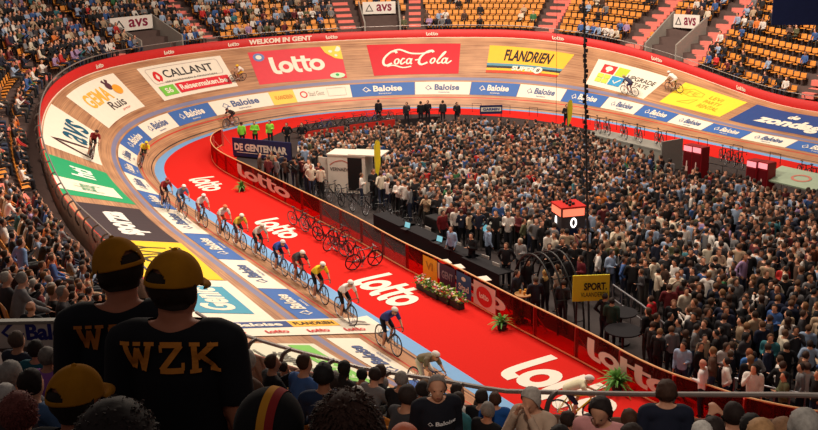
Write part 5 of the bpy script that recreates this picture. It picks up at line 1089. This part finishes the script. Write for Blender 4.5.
def chair(px, yaw, label):
    g = ground(*px); o = empty('folding_chair', (g[0], g[1], 0), yaw, label, 'chair', 'pale chairs behind the long tables'); W2 = mat('chair_white', (206, 200, 194), .5)
    MB().box((0, 0, .45), (.42, .42, .03), bev=.01).build('seat', W2, o); MB().box((-.2, 0, .74), (.03, .42, .3), bev=.01).build('backrest', W2, o)
    for sx in (-.18, .18):
        for sy in (-.18, .18): MB().tube([(sx, sy, 0), (sx*.9, sy*.9, .44)], .013, 6).build('leg', CHROME, o)
chair((500, 284), .6, 'pale chair left of the man in the open black suit'); chair((489, 276), .7, 'pale chair between the tables and the standing blue shirt'); chair((462, 262), .6, 'pale chair behind the seated officials'); chair((432, 246), .6, 'pale chair beside the black equipment case')

for d_ in np.arange(45, 90, .25):
    p = ray(806, 21, d_)
    if p[2] < terrace_z(p[0], p[1]): break
m_ = MB(); m_.box((p[0]+.7, p[1], p[2]+1.5), (4.4, .15, 3.4), -.25); struct(m_.build('wall_curtain', mat('navy_curtain', (28, 40, 84), .9, .2, 6)))
# ================================================================== PEOPLE WITH A PLACE OF THEIR OWN
def place_head(px, dist): return ray(px[0], px[1], dist)
def spectator(px, dist, yaw, label, top, hair=(50, 36, 28), style='short', hy=0., nod=0., arms='down', trous=(28, 30, 40), build=1., vox=.018, skin=(200, 146, 118), sleeve='long', face=False, fingers=False, sit=None, group=None):
    if sit == 'auto':
        sit = True
        while dist > 5:
            p = place_head(px, dist)
            if p[2]-terrace_z(p[0], p[1]) > 1.16: break
            dist -= .15
    p = place_head(px, dist); fz = terrace_z(p[0], p[1]); need = p[2]-fz
    seated = need < 1.42 if sit is None else sit
    J = sit_pose(arms if arms in ('lap', 'clap', 'knee', 'fold', 'face') else 'lap', hy, nod) if seated else stand_pose(arms, hy, nod)
    htop = J['head'][2]+.135; sc = need/htop; scz = min(max(sc, .86), 1.12); z = p[2]-htop*scz
    root, B = figure(J, vox, build, top, trous, hair, skin, style, sleeve, fingers, face)
    hx = np.array([J['head'][0], 0]); c, s = math.cos(yaw), math.sin(yaw); root.location = (p[0]-hx[0]*c, p[1]-hx[0]*s, z); root.rotation_euler = (0, 0, yaw); root.scale = (scz,)*3
    tag(root, label, 'person', group); print('SPEC %-50s need %.2f scale %.2f clamped %.2f gap %.2f' % (label[:50], need, sc, scz, z-fz)); return root, B
def tufts(root, B, n, ln, col, seed=1, style='short'):
    mk = vmask(B, 'hair', style); idx = np.nonzero(mk)[0]; rr = np.random.default_rng(seed); V = []; F = []
    for i in rr.choice(idx, n):
        p = B['V'][i]+B['N'][i]*.008; nn = B['N'][i]; d = nn*.22+np.array([rr.normal()*.4, rr.normal()*.4, rr.normal()*.25-.6]); d = d/np.linalg.norm(d); w_ = np.cross(d, nn); w_ = w_/(np.linalg.norm(w_)+1e-6)*.0035
        L_ = ln*rr.uniform(.6, 1.3); m_ = p+d*L_*.55+nn*.006; e = p+d*L_; k = len(V); V += [p-w_, p+w_, m_+w_, m_-w_, e]; F += [(k, k+1, k+2, k+3), (k+3, k+2, k+4)]
    o = set_col(link('hair_strands', npmesh('hair_strands', V, F), root, HAIRM), col); tag(o, kind='stuff')
def headgear(B, squash=1.): return Matrix((B['hf'], B['hl'], B['hu'])).transposed(), B['H']
CAPM = mat('mustard_cap_cloth', (172, 114, 26), .9, .3, 14, spec=.1)
def baseball_cap(root, B, M=CAPM):
    hf, hl, hu, H = B['hf'], B['hl'], B['hu'], B['H']; bm = bmesh.new(); U, Vn = 96, 34; C = H+hu*.045-hf*.012; grid_ = []
    for j in range(Vn+1):
        row = []
        for i in range(U):
            a = 2*math.pi*i/U; e = j/Vn*math.pi/2; rx, ry, rz = .118, .093, .101; fold = 1+.012*math.cos(6*a)*math.cos(e)
            row.append(bm.verts.new(C+hf*(rx*math.cos(a)*math.cos(e)*fold)+hl*(ry*math.sin(a)*math.cos(e)*fold)+hu*(rz*math.sin(e)-.02*(1-math.sin(e))*1)))
        grid_.append(row)
    for j in range(Vn):
        for i in range(U):
            a = 2*math.pi*(i+.5)/U; d = abs((a-math.pi+math.pi) % (2*math.pi)-math.pi); back = math.cos(a) < 0 and abs(math.sin(a)) < .5*math.sqrt(max(0, 1-((j-2.5)/9.)**2)) and 3 <= j < 12
            if back: continue
            bm.faces.new((grid_[j][i], grid_[j][(i+1) % U], grid_[j+1][(i+1) % U], grid_[j+1][i]))
    me = bpy.data.meshes.new('cap'); bm.to_mesh(me); bm.free(); me.polygons.foreach_set('use_smooth', [True]*len(me.polygons)); cap = link('cap', me, root, M); sdf = cap.modifiers.new('t', 'SOLIDIFY'); sdf.thickness = .004
    V = []; F = []; n = 15
    for k in range(n):
        a = math.radians(-62+124*k/(n-1))
        for r, dz in ((0., 0), (.04, .004), (.072*max(.25, math.cos(a)), -.012)):
            V.append(C+hf*((.112+r*1.0)*math.cos(a))+hl*(.089+r*.15)*math.sin(a)+hu*(-.02+dz-.022*abs(math.sin(a))*r/.07))
    for k in range(n-1):
        for q_ in range(2): a = k*3+q_; F.append((a, a+1, a+4, a+3))
    br = link('brim', npmesh('brim', V, F, smooth=True), cap, M); br.modifiers.new('t', 'SOLIDIFY').thickness = .006
    MB().ball(C+hu*.101, (.011, .011, .007), 8, 6).build('top_button', M, cap, True)
def shirt_print(root, B, polys, x0, z0, wdt, col, side=-1, name='back_lettering'):    # flat lettering laid on the shirt's back (or chest)
    shirt = [c for c in root.children if c.name.split('.')[0] == 'top'][0]; me = shirt.data; bv = BVHTree.FromPolygons([v.co[:] for v in me.vertices], [p.vertices[:] for p in me.polygons]); V, F = polys; V = np.asarray(V, float); X = []
    for q_ in V:
        y = (x0+q_[0]*wdt)*(-side if side > 0 else 1)*(-1); z = z0+q_[1]*wdt; org = Vector((side*1.0, y, z)); hit = bv.ray_cast(org, Vector((-side, 0, 0)))
        h = hit[0] if hit[0] is not None else Vector((side*.12, y, z)); X.append(h+Vector((side*(.004+(q_[2] if len(q_) > 2 else 0)), 0, 0)))
    return link(name, npmesh(name, X, F), root, mat('print_%02x%02x%02x' % col, col, .8, .25, 30))
def slab(lines, w_=.2, ser=.34):       # heavy slab-serif letters from strokes, finely cut so they follow the cloth
    P = []
    for a, b in lines:
        a, b = np.array(a, float), np.array(b, float); n = 8; P.append(stroke([a+(b-a)*i/n for i in range(n+1)], w_, False))
    return joinp(P)
WZK = joinp([slab([((.1, .95), (.32, .05)), ((.32, .05), (.5, .8)), ((.5, .8), (.68, .05)), ((.68, .05), (.9, .95))], .17), slab([((-.06, .94), (.26, .94)), ((.38, .94), (.62, .94)), ((.74, .94), (1.06, .94))], .12),
    slab([((1.25, .9), (1.95, .9)), ((1.92, .9), (1.28, .1)), ((1.25, .1), (2.0, .1))], .18), slab([((1.27, .9), (1.27, .66)), ((1.98, .1), (1.98, .34))], .1),
    slab([((2.35, .05), (2.35, .95)), ((2.42, .45), (2.95, .95)), ((2.55, .6), (3.0, .05))], .19), slab([((2.2, .94), (2.54, .94)), ((2.2, .06), (2.54, .06)), ((2.78, .94), (3.12, .94)), ((2.8, .06), (3.16, .06))], .12)])
AW = math.pi/2
# capped men in dark T-shirts
r_, B_ = spectator((172, 254), 3.75, AW-.05, 'standing man in black T-shirt with orange WZK letters and mustard cap', (18, 18, 24), (40, 28, 22), 'cap', hy=-.42, nod=.18, build=1.12, vox=.012, skin=(176, 110, 84), sleeve='short')
baseball_cap(r_, B_); shirt_print(r_, B_, WZK, -1.55*.11, 1.345, .11, (214, 134, 52), -1)
r_, B_ = spectator((115, 241), 4.1, AW+.1, 'standing man in dark T-shirt and mustard cap turned left, behind the WZK man', (18, 20, 28), (40, 28, 22), 'cap', hy=.75, nod=.25, build=1.12, vox=.012, skin=(176, 110, 84), sleeve='short')
baseball_cap(r_, B_); shirt_print(r_, B_, WZK, -1.55*.1, 1.345, .1, (190, 110, 44), -1)
r_, B_ = spectator((74, 368), 3.3, AW-.2, 'man in mustard cap lower down at the bottom left', (20, 22, 30), (36, 26, 22), 'cap', hy=-.3, nod=.1, vox=.012, skin=(168, 104, 80))
baseball_cap(r_, B_)
r_, B_ = spectator((112, 400), 1.95, AW, 'dark cropped head at the very bottom edge, nearest the camera', (20, 20, 26), (34, 24, 22), 'short', vox=.01, skin=(150, 96, 76)); tufts(r_, B_, 2500, .016, (44, 30, 26), 2)
r_, B_ = spectator((268, 393), 2.75, AW-.1, 'person in black knit beanie with a yellow and red stripe', (22, 22, 28), (30, 26, 26), 'cap', hy=-.1, vox=.012, skin=(150, 96, 76)); R3, H = headgear(B_)
m_ = MB(); m_.ball(H+B_['hu']*.035-B_['hf']*.01, (.118, .1, .112), 28, 18, R3); m_.build('beanie', mat('black_knit', (24, 22, 24), .95, .5, 90), r_, True)
for off, c in ((-.012, (206, 140, 40)), (-.034, (150, 40, 40))):
    V = []; F = []; C_ = H+B_['hu']*.035-B_['hf']*.01
    for i_, a in enumerate(np.linspace(-.2, math.pi+.3, 40)):
        for y in (off-.011, off+.011): k_ = math.sqrt(1-(y/.1)**2); V.append(C_+B_['hf']*(.1205*math.cos(a)*k_)+B_['hl']*y*1.02+B_['hu']*(.1145*math.sin(a)*k_))
        if i_: n_ = 2*i_; F.append((n_-2, n_-1, n_+1, n_))
    link('stripe', npmesh('stripe', V, F, smooth=True), r_, paint(c, .9))
r_, B_ = spectator((345, 392), 2.75, AW, 'person with tousled dark brown hair at the bottom edge', (34, 28, 32), (58, 36, 30), 'short', vox=.011, skin=(160, 104, 82)); tufts(r_, B_, 9000, .03, (62, 38, 30), 5)
r_, B_ = spectator((16, 392), 4.4, AW, 'person with short reddish hair at the bottom left corner', (120, 90, 110), (120, 66, 60), 'short', vox=.013); tufts(r_, B_, 3000, .022, (128, 70, 64), 6)
r_, B_ = spectator((404, 421), 4.4, AW, 'bald reddish head just below the insurance-sweater man', (60, 40, 40), (150, 80, 60), 'bald', vox=.014, skin=(176, 92, 66))
# people along the railing
spectator((323, 363), 9.2, AW, 'man in navy jumper with black hair, back turned, at the railing', (24, 38, 66), (24, 22, 24), skin=(150, 100, 76), vox=.016)
r_, B_ = spectator((437, 376), 9.0, -AW+.25, 'grey-haired man in black sweater with white diamond print, facing the camera', (18, 20, 32), (120, 112, 108), hy=-.2, build=1.1, face=True, vox=.014)
shirt_print(r_, B_, txt('Baloise', 0, .0, 1, .2, .03), -.05, 1.26, .22, (226, 226, 230), 1, 'chest_lettering'); shirt_print(r_, B_, fit(diamond(), -.32, .0, -.1, .2), -.05, 1.26, .22, (226, 226, 230), 1, 'chest_logo')
m_ = MB(); 
spectator((495, 392), 12.4, AW, 'person in bright blue jumper, back turned, at the railing', (30, 84, 160), (70, 46, 34), sit=False, build=1.05)
spectator((531, 388), 8.7, -AW-.7, 'grey-haired woman in beige shawl looking down', (186, 160, 140), (168, 158, 150), 'long', nod=.45, arms='face', face=True)
spectator((601, 397), 8.7, -AW-.5, 'dark-haired woman in pink knitted top looking down', (210, 146, 146), (34, 24, 24), 'long', nod=.5, face=True, vox=.016)
spectator((667, 380), 9.8, AW-.1, 'broad man in dark navy jumper seen from behind, right of the fern', (26, 32, 52), (66, 44, 34), build=1.15, vox=.016)
spectator((629, 409), 10., AW+.3, 'child with brown hair beside the woman in pink', (46, 60, 110), (76, 48, 34))
spectator((734, 402), 9.4, AW+.2, 'person in black top raising both hands to take a photo', (20, 20, 24), (38, 26, 24), arms='phone', fingers=True, vox=.014)
spectator((752, 414), 8.6, AW-.4, 'person in black beanie with one yellow stripe', (24, 24, 28), (24, 22, 22))
for k, (x, y, d_, c, w_) in enumerate([(411, 400, 12.2, (76, 150, 200), 'pale blue top left of the insurance-sweater man'), (365, 393, 11.5, (60, 44, 44), 'dark brown top, long dark hair, beside the railing'), (357, 386, 12.0, (190, 190, 196), 'grey-haired head behind the navy jumper man'), (762, 419, 7.2, (90, 70, 60), 'fair-haired head below the photo taker'), (784, 418, 7.4, (80, 66, 60), 'light brown hair, second from the lower right corner'), (806, 409, 6.6, (56, 50, 54), 'curly grey hair at the lower right corner'), (702, 421, 8.0, (90, 60, 70), 'silver-haired head at the bottom edge below the navy man'), (714, 417, 8.4, (30, 28, 32), 'dark hair next to the photo taker'), (632, 424, 7.6, (40, 36, 44), 'dark head at the bottom edge below the child'), (560, 425, 8.0, (40, 40, 50), 'dark head between the beige shawl and pink top')]):
    spectator((x, y), d_, AW+.2*(-1)**k, f'spectator, {w_}', c, [(90, 60, 44), (40, 26, 24), (190, 184, 178), (170, 130, 90), (130, 96, 70), (150, 146, 142), (200, 196, 190), (40, 30, 28), (40, 28, 24), (30, 24, 24)][k], 'long' if k == 1 else 'short', vox=.02)
# steward in blue shirt standing in the aisle at the left
def infield(px, yaw, v, label, top, hair=(50, 36, 28), sc=1., trous=None, z=0.):
    g = ground(px[0], px[1], z); root = link('person', SPLIT_S[v][0]); set_col(root, (204, 150, 122))
    for nm, me, M in SPLIT_S[v][1:]: set_col(link(nm, me, root), top if nm == 'top' else ((trous or (26, 28, 38)) if nm == 'trousers' else (hair if nm == 'hair' else (28, 26, 26))))
    root.location = (g[0], g[1], z+.01); root.rotation_euler = (0, 0, yaw); root.scale = (sc,)*3; return tag(root, label, 'person')
p = ray(12, 190, 25.5); zz = terrace_z(p[0], p[1]); o = infield((12, 232), .9, 5, 'man in light blue shirt standing among the seats at the left edge', (120, 150, 196), (60, 46, 38), 1.05); o.location = (p[0], p[1], zz)
# white parapet with insurance lettering in the near stand, and the man behind it
q0, q1 = ray(-14, 335, 14.2), ray(118, 336, 14.2); d = q1-q0; Lb = np.linalg.norm(d[:2]); o = empty('parapet_banner', (q0[0], q0[1], 0), math.atan2(d[1], d[0]), 'white parapet with large navy insurance lettering in the near stand', 'banner'); zt = ray(50, 322, 14.2)[2]; zb = ray(50, 347, 14.2)[2]; zb -= .25
MB().box((Lb/2, .05, (zt+zb)/2), (Lb, .08, zt-zb)).build('white_sheet', paint((222, 214, 206)), o); MB().box((Lb/2, .05, zt+.02), (Lb, .12, .05)).build('cap_strip', GREYP, o)
u = Lb/132; flat('lettering', txt('Baloise', 40*u, 0, 104*u, .27, .04), lambda x, y, h: np.stack([np.asarray(x), .01-h+0*np.asarray(x), zb+.25+.09+np.asarray(y)], -1), paint((40, 44, 130)), o, .005)
flat('arrow_logo', stroke([(27*u, .27), (17*u, .12), (27*u, 0)], .06, False), lambda x, y, h: np.stack([np.asarray(x), .01-h+0*np.asarray(x), zb+.25+.1+np.asarray(y)], -1), paint((40, 44, 130)), o, .005); flat('dash', rect(32*u, .08, 38*u, .12), lambda x, y, h: np.stack([np.asarray(x), .01-h+0*np.asarray(x), zb+.25+.09+np.asarray(y)], -1), paint((40, 44, 130)), o, .005)
MB().box((Lb/2, .05, zb/2), (Lb, .07, zb)).build('wall_below', mat('parapet_grey', (90, 80, 76), .8), o)
spectator((30, 301), 15.2, AW-.3, 'man in black T-shirt seated above the white parapet', (22, 22, 28), (140, 90, 60), 'bald', sleeve='short')
# judges and guests inside the barrier
SB_ = (150, 180, 214)
for px, yw, v, lb, tp, hr_ in (((452, 268), -2.4, 0, 'official in pale blue shirt bent over papers at the tables', SB_, (80, 56, 44)), ((472, 276), -2.4, 2, 'official in black suit at the tables, right of the blue shirt', (22, 22, 26), (40, 30, 26)), ((488, 268), .4, 0, 'man in light blue shirt standing with his back to the tables', (148, 170, 200), (150, 140, 132)), ((506, 287), -1.9, 5, 'man in open black suit with white shirt by the arch', (26, 25, 30), (90, 60, 40)), ((520, 282), -2.2, 1, 'man in grey jumper beside the open black suit', (150, 146, 146), (170, 150, 130)),
    ((516, 318), -.6, 0, 'man in dark suit and beige trousers at the small wooden table', (30, 30, 40), (60, 44, 36)), ((535, 326), 1.6, 2, 'man in dark suit, back turned, under the arch', (30, 30, 42), (70, 56, 46)), ((527, 305), -1.2, 1, 'guest in black behind the small wooden table', (26, 24, 28), (50, 36, 30)), ((545, 318), 2.2, 6, 'woman in black with long fair hair under the arch', (30, 26, 28), (190, 150, 90)), ((557, 312), 2.6, 3, 'woman in patterned beige top under the arch', (180, 160, 140), (90, 60, 40)),
    ((566, 300), 3.0, 0, 'tall dark-haired man in black facing the arch', (24, 24, 28), (34, 26, 24)), ((580, 302), -2.8, 1, 'person in dark red top left of the sport sign', (104, 30, 40), (60, 40, 32)), ((562, 330), 1.0, 7, 'person in dark jacket at the foot of the arch', (34, 32, 38), (44, 32, 28)), ((549, 288), -2.0, 2, 'guest in black coat behind the arch', (26, 24, 28), (60, 40, 34)),
    ((649, 348), 2.4, 0, 'person in bright red hoodie beside the round standing tables', (200, 30, 40), (60, 40, 30)), ((671, 352), -2.0, 0, 'man in all black clothing beside the handrail', (20, 20, 24), (120, 80, 60)), ((610, 350), 1.2, 1, 'man in dark green jacket left of the round tables', (40, 60, 50), (40, 30, 26)), ((603, 345), .6, 5, 'person in black left of the dark green jacket', (22, 22, 26), (40, 30, 26)), ((700, 420), 2.6, 1, 'bald man in white T-shirt leaning at the lower barrier', (226, 216, 214), (190, 130, 110)),
    ((443, 250), -1.0, 0, 'person in dark red top by the black equipment case', (110, 26, 32), (40, 30, 26)), ((456, 246), -1.2, 1, 'person in white top by the black equipment case', (214, 204, 196), (50, 36, 30))):
    infield(px, yw, v, lb, tp, hr_)
infield((745, 408), 1.8, 0, 'man in bright blue jumper above the lower railing, facing right', (66, 116, 184), (150, 90, 60)); infield((722, 400), -1.4, 3, 'man in pale grey jumper with arms folded above the lower barrier', (176, 172, 170), (60, 44, 36)); infield((802, 424), 1.4, 0, 'person in light grey hooded top, back turned, above the lower railing', (178, 172, 168), (60, 40, 34))
# far side: mechanics and stewards
for px, v, lb, tp in (((421, 126), 0, 'mechanic in black on the far side, left of a standing pair', (24, 24, 28)), ((428, 125), 1, 'mechanic in black on the far side, right of the standing pair', (28, 26, 30)), ((443, 125), 0, 'man in dark grey suit standing alone on the far side', (44, 42, 48)), ((457, 127), 3, 'person in black walking on the far side below the blue panel', (26, 26, 30)), ((407, 127), 1, 'mechanic bent over a bicycle on the far side', (40, 40, 48)), ((379, 124), 0, 'person in dark clothes standing by the red team pits', (30, 28, 34)), ((566, 130), 2, 'person in black beside the far yellow flag', (26, 24, 28)),
    ((243, 149), 0, 'steward in green hi-vis vest behind the dark blue banner, leftmost', (130, 214, 60)), ((256, 148), 2, 'steward in green hi-vis vest behind the dark blue banner, middle', (120, 200, 60)), ((271, 147), 1, 'steward in green hi-vis vest behind the dark blue banner, rightmost', (140, 214, 70)), ((288, 150), 5, 'person in black right of the green stewards', (24, 24, 28)), ((303, 150), 5, 'person in black coat second right of the green stewards', (26, 26, 32))):
    infield(px, AW*(-1 if v else 1), v, lb, tp)

for k, ((x, y), c, hr_, st, w_) in enumerate([((16, 331), (40, 44, 60), (86, 70, 60), 'short', 'grey-brown hair over the left part of the white parapet'), ((35, 340), (26, 90, 104), (36, 28, 26), 'short', 'teal top and dark hair below the parapet lettering'), ((46, 347), (150, 90, 170), (120, 112, 106), 'short', 'purple jumper and grey hair below the white parapet'), ((60, 350), (110, 110, 60), (134, 124, 116), 'short', 'olive top and grey hair below the white parapet'),
    ((75, 336), (30, 32, 50), (180, 110, 80), 'bald', 'bald with navy top, in front of the right end of the parapet'), ((9, 361), (120, 124, 130), (150, 144, 138), 'short', 'silver hair at the left edge below the parapet'), ((30, 369), (70, 100, 140), (36, 26, 24), 'short', 'denim blue shirt and dark hair above the reddish head'), ((4, 384), (60, 50, 54), (190, 184, 178), 'short', 'white hair at the left edge above the reddish head')]):
    spectator((x, y), 11.5, AW-.45+.2*(k % 3), f'seated person, {w_}', c, hr_, st, sit='auto', vox=.02)
